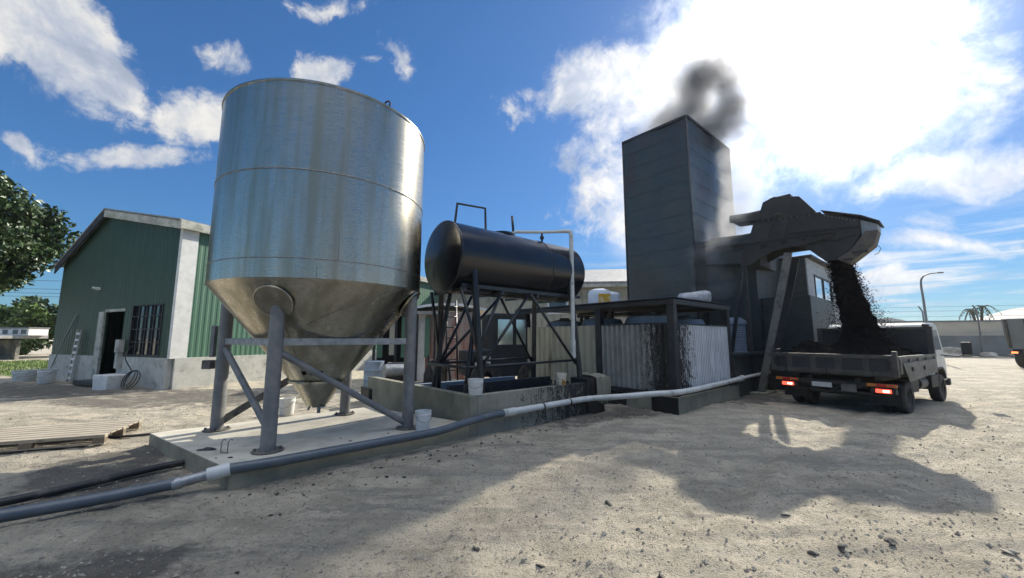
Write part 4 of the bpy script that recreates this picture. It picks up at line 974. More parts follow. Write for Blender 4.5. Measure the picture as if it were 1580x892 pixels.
# ------------------------------------------------------------------ pipes along the ground
pr_ = empty('pipeline', (0, 0, 0), 0, 'long plastic pipeline running past the slab and the bund wall to the truck', 'pipeline')
pe = lambda t, z, off=-.085: pl(PF, t, off, z)
ja = Vector((-3.52, 4.36, .13)); jb = Vector((-3.20, 4.56, .19))
MB().tube(smooth_path([(-6.4, 2.55, .05), (-5.2, 3.28, .07), (-4.2, 3.93, .085), tuple(ja)]), .057, 18).build('grey_pipe', M['pvc_grey'], pr_)
MB().tube([ja.lerp(jb, -.12), ja.lerp(jb, .62)], .053, 18).tube([ja.lerp(jb, -.18), ja.lerp(jb, .02)], .061, 18).build('metal_sleeve', M['galv'], pr_)
MB().tube([ja.lerp(jb, .58), ja.lerp(jb, 1.12)], .071, 20).build('coupling', M['pvc_white'], pr_)
pth = [tuple(ja.lerp(jb, 1.05)), tuple(pe(.45, .215)), tuple(pe(1.2, .22)), tuple(pe(2.0, .225)), tuple(pe(2.6, .235)), tuple(pl(WALL, -.25, -.13, .29)), tuple(pl(WALL, .25, -.085, .315)), tuple(pl(WALL, .55, -.08, .32))]
MB().tube(smooth_path(pth), .060, 18).build('grey_pipe', M['pvc_grey'], pr_)
MB().tube([pl(WALL, .50, -.08, .319), pl(WALL, .78, -.08, .322)], .071, 18).build('coupling', M['pvc_white'], pr_)
wp = [tuple(pl(WALL, .74, -.08, .322)), tuple(pl(WALL, 1.8, -.08, .33)), tuple(pl(WALL, 2.85, -.12, .345)), tuple(pl(FRM, -1.27, .66, .40)), tuple(pl(FRM, -.65, .24, .445)), tuple(pl(FRM, -.05, -.13, .475)), tuple(pl(FRM, 1.7, -.12, .485)), tuple(pl(FRM, 3.45, -.12, .53))]
MB().tube(smooth_path(wp), .060, 18).build('pale_pipe', M['pvc_white'], pr_)
for t_ in (1.5, 2.3): MB().tube([pl(WALL, t_, -.08, .327), pl(WALL, t_ + .03, -.08, .328)], .066, 16).build('pipe_clamp', M['hose'], pr_)
for t_ in (.1, 1.0): MB().tube([pl(FRM, t_, -.13, .477), pl(FRM, t_ + .12, -.13, .478)], .063, 16).build('pipe_clamp', M['hose'], pr_)
MB().tube([pl(FRM, 3.38, -.12, .525), pl(FRM, 3.62, -.12, .54)], .078, 16).build('coupling', M['pvc_white'], pr_)
MB().tube(smooth_path([tuple(pl(FRM, 3.55, -.12, .535)), tuple(pl(FRM, 5.0, -.14, .56)), tuple(pl(FRM, 6.6, -.2, .58))]), .045, 14).build('thin_pipe', M['pvc_white'], pr_)
MB().box(3.75, 4.15, .0, .3, 0, .32).build('concrete_block', M['form_concrete'], None, .02, 'small concrete block under the pipeline beyond the shelter', 'concrete block', loc=FRM, rz=TH)
MB().tube(smooth_path([(-6.6, 2.95, .03), (-5.4, 3.75, .035), (-4.9, 4.35, .03), (-4.55, 5.0, .035), (-4.30, 5.33, .04)]), .042, 12).build('black_hose', M['hose'], None, label='black hose lying on the dirt beside the slab corner', cat='hose')
MB().tube(smooth_path([(-7.3, 6.8, .03), (-6.6, 6.75, .02), (-6.0, 7.0, .03), (-5.2, 7.7, .02), (-4.6, 8.4, .03)]), .022, 10).build('thin_hose', M['hose'], None, label='thin dark hose trailing from the pallet behind the silo', cat='hose')

# ------------------------------------------------------------------ pallet
pa = empty('pallet', (-7.15, 6.62, gz(-7.1, 6.6) + .01), R(23), 'weathered timber pallet lying on the dirt by the slab', 'pallet')
for i in range(7):
    y = -.62 + i * .185
    MB().box(-1.15, .62, y, y + .15, .125, .147).build('deck_board', M['wood'], pa, .003)
for y in (-.62, -.06, .49):
    MB().box(-1.15, .62, y, y + .1, .100, .1245).build('stringer_board', M['wood'], pa, .003)
    MB().box(-1.15, .62, y, y + .1, 0, .018).build('bottom_board', M['wood'], pa, .003)
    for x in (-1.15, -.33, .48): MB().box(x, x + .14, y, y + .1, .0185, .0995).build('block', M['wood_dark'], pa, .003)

# ------------------------------------------------------------------ green shed
SG = Vector((-11.26, 12.94, 0)); gd = Vector((-.92, .39, 0)).normalized()
sd_ = empty('green_shed', SG, math.atan2(gd.y, gd.x), 'large green metal shed with a dark doorway and barred window in its gable', 'shed')
ZE, ZK, ZL, XK, XL, DL = 5.62, 6.62, 4.72, 5.0, 8.35, 24.0
def roofz(x): return ZE + (ZK - ZE) * x / XK if x <= XK else ZK + (ZL - ZK) * (x - XK) / (XL - XK)
def gable(xs, holes):
    mb = MB()
    for a_, b_ in zip(xs[:-1], xs[1:]):
        lo = [(1.0, None)]
        zs = [1.0]
        for (hx0, hx1, hz0, hz1) in holes:
            if a_ >= hx0 - 1e-6 and b_ <= hx1 + 1e-6: zs += [max(1.0, hz0), hz1]
        zs.append(None)
        for i in range(0, len(zs), 2):
            z0, z1 = zs[i], zs[i + 1]
            za, zb = (roofz(a_), roofz(b_)) if z1 is None else (z1, z1)
            if z1 is not None and z1 - z0 < 1e-3: continue
            mb.add([(a_, 0, z0), (b_, 0, z0), (b_, 0, zb), (a_, 0, za), (a_, -.06, z0), (b_, -.06, z0), (b_, -.06, zb), (a_, -.06, za)], [(0, 1, 2, 3), (7, 6, 5, 4), (0, 4, 5, 1), (1, 5, 6, 2), (2, 6, 7, 3), (3, 7, 4, 0)])
    return mb
DX0, DX1, DZ = 3.05, 4.35, 2.62
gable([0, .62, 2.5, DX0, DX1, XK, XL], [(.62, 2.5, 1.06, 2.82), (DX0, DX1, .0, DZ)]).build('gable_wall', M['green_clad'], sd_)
MB().box(0, DX0, -.12, .05, -.1, .998).box(DX1 + .4, XL, -.12, .05, -.1, .998).build('base_wall', M['plinth_white'], sd_, .01)
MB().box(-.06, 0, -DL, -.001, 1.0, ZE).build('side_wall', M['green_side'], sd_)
MB().box(-.10, .0, -DL, -.121, -.1, .998).build('base_wall', M['plinth_white'], sd_, .01)
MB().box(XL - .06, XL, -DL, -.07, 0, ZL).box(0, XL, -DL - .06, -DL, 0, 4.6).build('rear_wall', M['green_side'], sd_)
rf = MB()
for x0, z0, x1, z1 in ((-.22, ZE - .04, XK, ZK + .02), (XK, ZK + .02, XL + .2, ZL - .10)):
    rf.add([(x0, .22, z0 + .02), (x1, .22, z1 + .02), (x1, -DL, z1 + .02), (x0, -DL, z0 + .02), (x0, .22, z0 + .07), (x1, .22, z1 + .07), (x1, -DL, z1 + .07), (x0, -DL, z0 + .07)], [(3, 2, 1, 0), (4, 5, 6, 7), (0, 1, 5, 4), (1, 2, 6, 5), (2, 3, 7, 6), (3, 0, 4, 7)])
rf.build('roof', M['roof_iron'], sd_)
for x0, z0, x1, z1, mt in ((-.22, ZE - .06, XK, ZK, 'fascia'), (XK, ZK, XL + .2, ZL - .12, 'dark_frame')):
    MB().add([(x0, .20, z0 - .26), (x1, .20, z1 - .26), (x1, .20, z1 + .02), (x0, .20, z0 + .02), (x0, .16, z0 - .26), (x1, .16, z1 - .26), (x1, .16, z1 + .02), (x0, .16, z0 + .02)], [(0, 1, 2, 3), (7, 6, 5, 4), (0, 4, 5, 1), (1, 5, 6, 2), (2, 6, 7, 3), (3, 7, 4, 0)]).build('fascia', M[mt], sd_)
MB().box(-.26, -.22, -DL, .2, ZE - .30, ZE + .0).build('gutter', M['fascia'], sd_, .01)
MB().box(-.10, -.061, -.46, .03, .98, ZE - .05).box(-.061, .03, .001, .04, .98, ZE - .05).build('corner_trim', M['white_paint'], sd_)
MB().box(DX1, DX1 + .38, -.02, .07, 0, DZ + .02).box(DX0 - .05, DX1, .001, .05, DZ, DZ + .1).build('door_frame', M['fascia'], sd_, .01)
MB().box(DX0, DX1 - .002, -2.5, -2.44, 0, DZ).build('doorway_dark', M['void'], sd_)  # black sheet stands in for the dark inside the doorway
wb = MB()
for x in (.62, 1.08, 1.56, 2.04, 2.47): wb.box(x - .015, x + .025, -.03, .03, 1.06, 2.82)
for z in (1.06, 1.5, 1.95, 2.4, 2.79): wb.box(.62, 2.5, -.034, .026, z, z + .03)
wi = wb.build('window', M['dark_frame'], sd_)
MB().box(.62, 2.5, -.09, -.07, 1.0, 2.82).build('pane', M['glass'], wi)
vl = MB().box(5.0, 5.16, .0, .10, 3.50, 3.60).tube([(5.08, .1, 3.55), (5.09, .22, 3.57)], .045, 10).build('wall_lamp', M['white_paint'], sd_, .01)
MB().box(2.68, 2.92, .05, .22, 1.15, 1.60).box(2.72, 2.88, .05, .2, .6, 1.14).build('meter_box', M['plinth_white'], sd_, .01)
MB().box(2.62, 3.1, .05, .55, 0, .40).box(2.2, 2.62, .05, .45, 0, .22).build('door_step', M['plinth_white'], sd_, .02)
GY = Vector((-gd.y, gd.x, 0))                     # towards the camera from the gable
def sgp(x, y, z=0): return SG + gd * x + GY * y + Vector((0, 0, z))
grz = math.atan2(gd.y, gd.x)
MB().tube([sgp(7.72, .25, .02), sgp(7.2, .12, 1.4), sgp(6.5, .04, 2.6)], .022, 8).build('leaning_pole', M['galv'], None, label='thin pole leaning against the green gable wall', cat='pole')
la = empty('ladder', sgp(5.95, .40, 0), grz, 'short pale ladder standing against the shed wall by a tall pail', 'ladder')
for x in (-.14, .14): MB().bar((x, -.20, 0), (x, -.30, 1.98), .03, .05).build('rail', M['plinth_white'], la)
for i in range(8): MB().bar((-.14, -.20 - .10 * (i + .6) / 8.3, .24 * (i + .6)), (.14, -.20 - .10 * (i + .6) / 8.3, .24 * (i + .6)), .05, .085).build('rung', M['white_paint'], la)
pail(sgp(7.95, .75, gz(-18.5, 16)), .32, .42, M['bucket'], 'wide white pail at the far corner of the green shed', rz=1)
pail(sgp(6.25, .7, gz(-17, 15)), .24, .52, M['bucket'], 'tall white pail below the ladder on the green shed')
tbx = MB().prism([(-.42, 0), (-.48, .5), (.48, .5), (.42, 0)], 0, .55).build('white_tub', M['bucket'], None, .02, 'squarish white plastic tub by the shed doorway', 'tub', loc=sgp(2.0, .30, gz(-13, 13.5)), rz=grz)
hc = MB()
for i in range(3): hc.torus((.03 * i, 0, .02 * i), .32 - .035 * i, .014, (.16 * i - .2, .9, .35), 26)
hc.tube(smooth_path([(.02, .0, .30), (.25, .1, .7), (.45, -.05, 1.0), (.30, -.1, 1.1)]), .016, 8)
hc.build('hose_coil', M['hose'], None, label='coil of dark hose propped against the limewashed shed base', cat='hose', loc=sgp(1.15, .42, .30), rz=grz)
MB().box(-.9, .9, -.25, .25, 0, .16).build('doorway_slab', M['tar'], None, .02, 'dark low doorstep slab under the shed doorway', 'doorstep', loc=sgp(3.7, .32, 0), rz=grz)

# ------------------------------------------------------------------ trees
def leaf_cloud(centers, n, size, seed, squash=.8, droop=.5):
    rr = np.random.default_rng(seed); vs, fs = [], []
    for _ in range(n):
        c, r = centers[rr.integers(len(centers))]
        d = rr.normal(0, 1, 3); d /= np.linalg.norm(d)
        p = np.array(c) + d * np.array([r, r, r * squash]) * (rr.uniform(.15, 1) ** .4)
        s = size * rr.uniform(.6, 1.4)
        a = rr.normal(0, 1, 3); a[2] -= droop; a /= np.linalg.norm(a)
        b = np.cross(a, rr.normal(0, 1, 3)); b /= np.linalg.norm(b)
        k_ = len(vs); nn = np.cross(a, b) * s * .12
        vs += [p - a * s * .1, p + a * s * .45 + b * s * .34 + nn, p + a * s, p + a * s * .45 - b * s * .34 + nn]
        fs.append((k_, k_ + 1, k_ + 2, k_ + 3))
    return vs, fs
def tree(name, loc, trunk_h, crown_c, crown_r, nl, n_leaf, size, mt, label, cat='tree', group=None, seed=1, squash=.85, core=True):
    e = empty(name, loc, 0, label, cat, group); rr = np.random.default_rng(seed)
    cc = np.array(crown_c); cen = []
    for i in range(nl):
        d = rr.normal(0, 1, 3); d /= np.linalg.norm(d); d *= np.array(crown_r) * (rr.uniform(.25, 1) ** .5)
        cen.append((cc + d, float(np.mean(crown_r)) * rr.uniform(.16, .34)))
    t = MB(); top = Vector(cc) - Vector((0, 0, crown_r[2] * .45))
    t.tube(smooth_path([(0, 0, -.2), (.05 * trunk_h * .2, 0, trunk_h * .5), tuple(top)]), [.045 * crown_c[2] + .02 - (.03 * crown_c[2]) * i / 17 for i in range(17)], 10)
    for c, r in cen[:max(6, nl // 3)]:
        c = Vector(c); m_ = top.lerp(c, .5) + Vector((rr.normal(0, .1), rr.normal(0, .1), .15))
        t.tube([top - Vector((0, 0, .3)), m_, c], [.05 * crown_r[0] * .5, .02 * crown_r[0], .008 * crown_r[0]], 7)
    t.build('trunk', M['bark'], e)
    vs, fs = leaf_cloud(cen, n_leaf, size, seed + 5, squash)
    MB().add(vs, fs, False).build('crown', mt, e)
    return e
tree('broadleaf_tree', (-26.5, 17.5, 0), 3.2, (0.2, 0, 6.8), (3.6, 3.2, 3.0), 130, 36000, .23, M['leaf'], 'big dark broadleaf tree with glossy leaves beside the green shed', seed=4)
tree('bush', (-44.5, 34.5, 0), 1.2, (0, 0, 2.7), (3.2, 2.0, 1.9), 40, 5000, .40, M['leaf_light'], 'sunlit yellow-green bush under the big tree', 'bush', seed=8)
tree('bush', (-40.0, 37, 0), 1.2, (0, 0, 2.6), (3.4, 2.4, 2.0), 40, 6000, .40, M['leaf'], 'dark green rounded bush behind the old block wall by the shed', 'bush', seed=9)
tree('bush', (-49.5, 40, 0), 1.5, (0, 0, 3.0), (3.2, 2.4, 2.6), 40, 5000, .42, M['leaf'], 'taller dark bush at the end of the old block wall', 'bush', seed=12)

tl_c = []; rt = np.random.default_rng(31)  # trees out of view behind the camera, added for the silo's reflections
for i in range(26):
    x = -34 + i * 2.9 + rt.uniform(-1, 1); h = 5.0 + 2.6 * math.sin(i * 1.7) + rt.uniform(-.8, 1.4)
    if i in (7, 8, 15, 20): continue
    for j in range(7): tl_c.append(((x + rt.normal(0, 1.0), -19 + rt.normal(0, 1.2), h * (.18 + .8 * j / 6)), 1.25 - .09 * j))
vs, fs = leaf_cloud(tl_c, 16000, .55, 41, .9)
MB().add(vs, fs, False).build('treeline', M['leaf'], None, label='unseen line of trees behind the camera, added for the silo to mirror', cat='trees', kind='stuff')
# old lean-to and rubble beyond the grass, power lines
ls = empty('block_lean_to', (-42.0, 31.0, 0), R(-8), 'old mossy block lean-to with a flat roof beyond the grass', 'lean-to')
MB().box(-9, 3.2, .2, .45, 0, 1.5).build('wall', M['block_old'], ls, .01)
for x in (-7.0, -4.6, -2.4, -.2, 2.0): MB().box(x, x + .22, -1.2, -1.0, 0, 1.62).build('post', M['block_old'], ls)
MB().box(-9.2, 3.6, -1.5, 1.8, 1.62, 1.86).build('roof', M['roof_iron'], ls, .02)

hb2 = empty('white_hut', (-39.8, 31.6, 1.87), R(-8), 'white boxy rooftop hut standing on the block lean-to', 'hut')
MB().box(-1.2, 1.9, -.6, .6, 0, .55).build('hut_wall', M['white_paint'], hb2, .01)
MB().box(-1.25, 1.95, -.65, .65, .551, .65).build('hut_roof', M['far_roof'], hb2)
for x in (-.6, .4, 1.2): MB().box(x, x + .5, -.62, -.601, .12, .45).build('louvre', M['far_grey'], hb2)
sp = empty('stay_post', (-22.3, 16.0, 0), 0, 'white slanting stay post on the grass by the tree', 'stay post')
MB().tube([(-1.1, .2, 2.6), (.55, -.1, 0)], .055, 10).build('slant_bar', M['white_paint'], sp)
MB().tube([(-.55, .15, 0), (-.5, .15, 1.75)], .04, 10).build('upright', M['white_paint'], sp)
MB().box(-.75, -.2, -.02, .02, 1.05, 1.75).build('placard', M['white_paint'], sp)
# grass
gr = MB(); rg = np.random.default_rng(3)
for i in range(9000):
    x = rg.uniform(-36, -19.6); y = 16.6 + (x + 19.6) * -.42 + rg.uniform(0, 6.5)
    z = gz(x, y); h = rg.uniform(.05, .16); a = rg.uniform(0, 6.28); w = .02
    gr.add([(x - w * math.cos(a), y - w * math.sin(a), z), (x + w * math.cos(a), y + w * math.sin(a), z), (x + rg.normal(0, .05), y + rg.normal(0, .05), z + h)], [(0, 1, 2)])
gv = [(-19.4, 16.3), (-37, 23.8), (-42, 30), (-21, 24)]
gr.add([(x, y, gz(x, y) + .02) for x, y in gv], [(0, 1, 2, 3)])
gr.build('grass', M['grass'], None, label='sunlit patch of short grass past the green shed', cat='grass', kind='stuff')
pw = empty('power_pole', (-62, 46, 0), 0, 'timber power pole with crossarm far beyond the tree', 'power pole')
MB().tube([(0, 0, 0), (0, 0, 9.2)], .14, 10).build('pole_shaft', M['bark'], pw)
MB().bar((-1.2, 0, 8.6), (1.2, 0, 8.6), .12, .12).build('crossarm', M['bark'], pw)
for i, (z0, z1) in enumerate(((8.6, 8.3), (7.6, 7.35), (7.1, 6.9), (6.7, 6.45), (5.2, 5.1), (4.2, 4.1))):
    MB().tube([(-62, 46 + i * .1, z0), (-45, 45.5, (z0 + z1) / 2 - .25), (-20, 45, z1)], .022, 6).build('power_line', M['wire'], pw.parent if False else None, label=['top', 'second', 'third', 'fourth', 'fifth', 'lowest'][i] + ' power line counted down between the tree and the shed', cat='power line', group='power lines strung from the far pole')

# ------------------------------------------------------------------ clutter seen under the silo and the tank
ro = empty('rusty_shed', (-2.55, 16.0, 0), R(12), 'low old shed with rusty tin wall and white curved roof behind the black tank', 'shed')
MB().box(-1.3, 1.25, 0, 3, .0, 2.72).build('wall', M['rust_tin'], ro)
cv = [(-1.5 + 3.1 * i / 12, 2.74 + .34 * math.sin(math.pi * (.15 + .75 * i / 12))) for i in range(13)]
MB().prism(cv + [(x, z - .10) for x, z in cv[::-1]], -.2, 3.2).build('roof', M['white_paint'], ro)
MB().box(-1.29, -.95, -.03, -.001, 0, 2.7).build('corner_trim', M['white_paint'], ro)
ld2 = empty('ladder', (-1.9, 12.6, 0), R(30), 'dark steel ladder standing behind the tank stand', 'ladder')
for x in (-.2, .2): MB().tube([(x, 0, 0), (x * .8, .2, 2.9)], .03, 8).build('rail', M['black_steel'], ld2)
for i in range(8): MB().tube([(-.19, .02 * i, .3 + .34 * i), (.19, .02 * i, .3 + .34 * i)], .018, 8).build('rung', M['black_steel'], ld2)
lo = empty('yard_loader', (-.35, 13.2, 0), R(20), 'dark loader with a glazed cab parked behind the tank stand', 'loader')
MB().prism([(-1.3, .45), (-1.3, 1.25), (-.5, 1.3), (-.5, 2.45), (.75, 2.45), (.85, 1.3), (1.2, 1.2), (1.2, .45)], -.7, .7).build('loader_body', M['dark_frame'], lo, .03)
MB().box(-.36, .14, -.712, -.702, 1.45, 2.25).box(.26, .66, -.712, -.702, 1.45, 2.25).build('cab_window', M['pane_pale'], lo)
MB().box(-1.1, -.6, -.72, -.70, .8, 1.1).build('grille', M['cab'], lo)
for x in (-.8, .75):
    MB().lathe([(.2, -.16), (.42, -.16), (.45, 0), (.42, .16), (.2, .16)], 28, Matrix.Translation((x, -.75, .45)) @ Matrix.Rotation(math.pi / 2, 4, 'X')).build('wheel', M['rubber'], lo)
wa = empty('grey_warehouse', (-2.0, 27.5, 0), R(-6), 'long grey tin warehouse seen between the black tank and the tower', 'warehouse')
MB().box(-4, 15, 0, 8, 0, 5.4).build('wall', M['tin_cream'], wa)
MB().prism([(-.4, 5.35), (8.4, 5.35), (8.4, 5.5), (4, 7.1), (-.4, 5.5)], 0, 19, Matrix.Translation((15.0, 0, 0)) @ Matrix.Rotation(math.pi / 2, 4, 'Z') @ Matrix.Identity(4)).build('roof', M['roof_iron'], wa)
MB().box(-4, 15, -.42, -.25, 5.12, 5.34).build('gutter', M['fascia'], wa)
for x in (4.5, 7.5, 10.5): 
    f_ = MB().box(x, x + 1.4, -.06, .02, 3.3, 4.7).build('window', M['white_paint'], wa)
    MB().box(x + .12, x + 1.28, -.07, -.061, 3.42, 4.58).build('pane', M['glass'], f_)
pu = empty('pump_set', (-3.0, 10.9, 0), R(35), 'greasy pump and motor with a bright round casing behind the silo', 'pump')
MB().box(-1.0, 1.1, -.4, .4, 0, .38).build('skid', M['chassis'], pu, .02)
MB().lathe([(.001, -.34), (.17, -.34), (.19, -.28), (.17, .30), (.12, .34), (.001, .34)], 24, Matrix.Translation((-.2, -.1, .78)) @ Matrix.Rotation(math.pi / 2, 4, 'Y')).build('motor_casing', M['galv'], pu)
MB().box(-.5, .1, -.25, .1, .38, .62).build('bracket', M['chassis'], pu, .01)
MB().lathe([(.001, 0), (.14, 0), (.14, .25), (.05, .5), (.03, .8), (.001, .8)], 20, Matrix.Translation((.75, 0, .38))).build('valve_body', M['machine'], pu)
MB().tube([(.75, 0, 1.0), (1.4, .1, 1.0), (1.5, .1, .3)], .035, 8).build('pipe', M['machine'], pu)
dr_ = [(-3.6, 12.4, .30, .9, 'dark drum standing behind the silo cone', 'dark_frame'), (-2.4, 12.9, .30, .95, 'rust-brown drum between pump and rusty shed', 'machine_tan'), (-4.6, 13.2, .32, .9, 'pale drum behind the silo beside the shed wall', 'plastic_blue')]
for x, y, r, h, lab, mt in dr_:
    e = empty('oil_drum', (x, y, 0), 0, lab, 'drum', 'oil drums behind the silo')
    MB().lathe([(.001, 0), (r, 0), (r * 1.02, .03), (r, .06), (r, h * .33), (r * 1.03, h * .35), (r, h * .37), (r, h * .65), (r * 1.03, h * .67), (r, h * .69), (r, h - .04), (r * 1.02, h - .01), (r * .97, h), (r * .95, h - .02), (.001, h - .02)], 30).build('drum_body', M[mt], e)
gl = empty('glasshouse_frame', (-4.2, 15.4, 0), R(12), 'dark framed lean-to with hanging strips behind the silo legs', 'lean-to')
for x in (-1.2, -.4, .4, 1.1): MB().box(x, x + .09, 0, .09, 0, 2.6).build('post', M['dark_frame'], gl)
MB().box(-1.3, 1.3, -.1, 1.5, 2.6, 2.72).build('roof', M['roof_iron'], gl)
MB().box(-1.2, 1.2, 1.3, 1.4, 0, 2.6).build('rear_wall', M['void'], gl)
for i in range(5): MB().box(-1.05 + i * .45, -.85 + i * .45, .1, .13, .9 + .1 * (i % 2), 2.5).build('strip', M['tin_cream' if i % 2 else 'green_side'], gl)

# ------------------------------------------------------------------ far side of the yard
fw = empty('far_wall', (33.0, 40.5, 0), R(-19), 'long sunbleached cream wall with wire on top across the yard', 'wall')
MB().box(2, 34, 0, .3, 2.0, 3.2).build('cream_panel', M['far_wall'], fw)
MB().box(2, 34, -.05, .35, 3.201, 3.34).build('coping', M['far_grey'], fw)
fc = empty('grey_fence', (33.5, 39.2, 0), R(-19), 'grey sheet fence with posts in front of the cream wall', 'fence')
MB().box(2, 34, 0, .06, .0, 1.9).build('sheet', M['far_grey'], fc)
MB().box(2, 34, -.02, .08, 1.902, 2.0).build('rail', M['far_wall'], fc)
for i in range(9):
    x = 2.2 + i * 3.9
    pt_ = MB().tube([(x, -.05, 0), (x, -.05, 4.2), (x - .25, -.05, 4.7)], .06, 8).build('fence_post', M['far_grey'], fc)
for z in (3.7, 4.2, 4.6): MB().tube([(2, -.05, z), (34, -.05, z)], .012, 6).build('wire_strand', M['far_grey'], fc)
bx = empty('far_store', (36.0, 44, 0), R(-19), 'plain pale flat-roofed store at the end of the cream wall', 'store')
MB().box(-6, 2.6, 0, 6, 0, 4.3).build('wall', M['far_wall'], bx)
MB().box(-6.2, 2.8, -.2, 6.2, 4.302, 4.5).build('roof', M['far_roof'], bx)
lp = empty('street_lamp', (30.4, 28.6, 0), R(0), 'tall curved-arm street lamp beyond the tipper truck', 'street lamp')
MB().tube(smooth_path([(0, 0, 0), (0, 0, 4.0), (-.03, 0, 5.6), (.15, 0, 6.15), (.75, .1, 6.42), (1.5, .2, 6.52)]), [.085 - .05 * i / 40 for i in range(41)], 10).build('lamp_pole', M['lamp_post'], lp)
MB().box(1.45, 1.95, .13, .30, 6.49, 6.58).build('lamp_head', M['lamp_post'], lp, .02)
ho = empty('far_house', (50.5, 37.5, 0), R(-24), 'grey-roofed house half hidden behind the farther truck', 'house')
MB().box(-1.6, 10, 0, 7, 0, 3.0).build('wall', M['far_wall'], ho)
MB().prism([(-2.6, 2.95), (10.5, 2.95), (10.5, 3.1), (5.5, 5.3), (2.5, 4.9), (-2.6, 3.08)], -1, 8).build('roof', M['far_roof'], ho)
MB().box(.2, 1.3, -.06, .02, 0, 2.2).build('door', M['far_grey'], ho)
MB().box(-3.6, -1.7, -.6, 1, 0, 2.3).build('porch', M['far_grey'], ho)
# palms
pm_ = empty('palm_tree', (47.0, 39.6, 0), 0, 'small twin-headed palm behind the cream wall', 'palm tree')
pt = MB().tube([(0, 0, 0), (.1, 0, 3.0), (-.15, 0, 4.55)], [.16, .12, .11], 8).tube([(.5, .2, 0), (.9, .2, 3.0), (1.2, .2, 4.9)], [.15, .12, .10], 8); pt.build('trunk', M['bark'], pm_)
pc = MB()
for cx, cz in ((-.15, 4.55), (1.2, 4.9)):
    for i in range(13):
        a = 2 * math.pi * i / 13 + cx; L = .95 + .2 * math.sin(i * 2.3); up = .35 + .4 * math.sin(i * 1.7)
        pts = [Vector((cx + math.cos(a) * L * t, .1 + math.sin(a) * L * t, cz + up * t * 1.3 - 1.5 * t * t)) for t in np.linspace(0, 1, 7)]
        sd__ = Vector((-math.sin(a), math.cos(a), 0))
        for j in range(6):
            for s in (-1, 1):
                pc.add([pts[j], pts[j + 1], pts[j + 1] + sd__ * s * .16 * (1 - j / 8) - Vector((0, 0, .13))], [(0, 1, 2)])
pc.build('crown', M['palm_leaf'], pm_)
# second truck
t2 = empty('dump_truck', (28.6, 22.6, 0), R(14), 'dusty grey dump truck at the edge of the yard with its tail lamp glowing', 'truck')
MB().prism([(-.2, 1.05), (-.2, 1.35), (-.35, 2.75), (5, 2.75), (5, 1.05)], -2.5, .02).build('tipper_body', M['far_grey'], t2, .02)
rbm = MB()
for y in (-2.45, -1.7, -.95, -.2): rbm.bar((-.24, y + .05, 1.1), (-.39, y + .05, 2.72), .10, .08)
rbm.build('tailgate_rib', M['truck_grey'], t2)
MB().box(-.18, 6.5, -2.3, -.2, .70, 1.04).build('chassis', M['truck_dark'], t2)
for x in (.6, 1.8, 5.6):
    for y in (-.25, -2.2): wheel(t2, x, y, .5, .36)
MB().prism([(5.1, .6), (5.1, 2.9), (6.5, 2.9), (6.9, 1.8), (6.9, .6)], -2.4, -.05).build('cab', M['cab'], t2, .04)
MB().box(-.26, -.22, -.50, -.10, .78, .94).build('lamp_housing', M['truck_dark'], t2)
MB().box(-.28, -.261, -.42, -.16, .80, .90).build('tail_lamp', M['far_lamp'], t2)
MB().lathe([(.001, 0), (.30, 0), (.36, .22), (.2, .42), (.001, .48)], 16, Matrix.Translation((.9, -.9, 2.6))).build('load', M['stone'], t2)
# pale heaps at the fence foot
for i, (x, y, r) in enumerate(((40.2, 36.2, 1.1), (44.8, 34.6, .6), (42.6, 35.2, .5))):
    vs, fs = blob(50 + i, r, (1.3, 1, .6), .2, 3)
    MB().add(vs, fs, True, Matrix.Translation((x, y, .1))).build('gravel_heap', M['stone'], None, label=['large pale gravel heap at the foot of the grey fence', 'small pale gravel heap nearest the dump truck', 'small low gravel heap midway along the grey fence'][i], cat='gravel heap', group='gravel heaps by the fence')

# ------------------------------------------------------------------ loose stones and tarry crumbs
sb = MB()
for i in range(13000):
    if i < 10500:
        y = 2.4 + 6.5 * rng.uniform() ** 1.7; x = rng.uniform(-1.25, 1.35) * y
    else:
        x = rng.uniform(-9, 14); y = rng.uniform(3, 14)
    px_ = (x - PF.x) * .656 - (y - PF.y) * .755
    if px_ < .12 and -.2 < (x - PF.x) * .755 + (y - PF.y) * .656 < 12: continue
    r = .004 + .013 * rng.uniform() ** 3 + (.014 if rng.uniform() < .02 else 0)
    vs = []
    for dx, dy, dz in ((1, 0, 0), (-.5, .87, 0), (-.5, -.87, 0), (.1, 0, .8), (0, 0, -.6)):
        vs.append((x + r * dx * rng.uniform(.7, 1.3), y + r * dy * rng.uniform(.7, 1.3), gz(x, y) + r * dz + r * .2) if False else (x + r * dx * rng.uniform(.7, 1.3), y + r * dy * rng.uniform(.7, 1.3), r * dz + r * .2))
    sb.add(vs, [(0, 1, 3), (1, 2, 3), (2, 0, 3), (1, 0, 4), (2, 1, 4), (0, 2, 4)])
va = np.array(sb.v); va[:, 2] += ground_h(va[:, 0], va[:, 1]); sb.v = [tuple(v) for v in va]
sb.build('loose_gravel', M['stone'], None, label='loose pale gravel scattered across the yard', cat='gravel', kind='stuff')
db = MB()
for i in range(520):
    if i < 330:
        t = rng.uniform(-.2, 9.5); s = -.16 - abs(rng.normal(0, .35)); p_ = pl(PF, t, s); x, y = p_.x, p_.y
    else:
        x = rng.uniform(-2, 8); y = rng.uniform(2.2, 7)
    r = (.006 + .020 * rng.uniform() ** 2.5) * (1 if i < 330 else .6); vs, fs = blob(i, r, (1.2, 1, .6), .4, 1)
    db.add(vs, fs, False, Matrix.Translation((x, y, gz(x, y) + r * .2)) @ rotz(rng.uniform(0, 6)))
db.build('asphalt_crumbs', M['rock_dark'], None, label='black asphalt crumbs strewn along the pipeline and over the yard', cat='asphalt crumbs', kind='stuff')
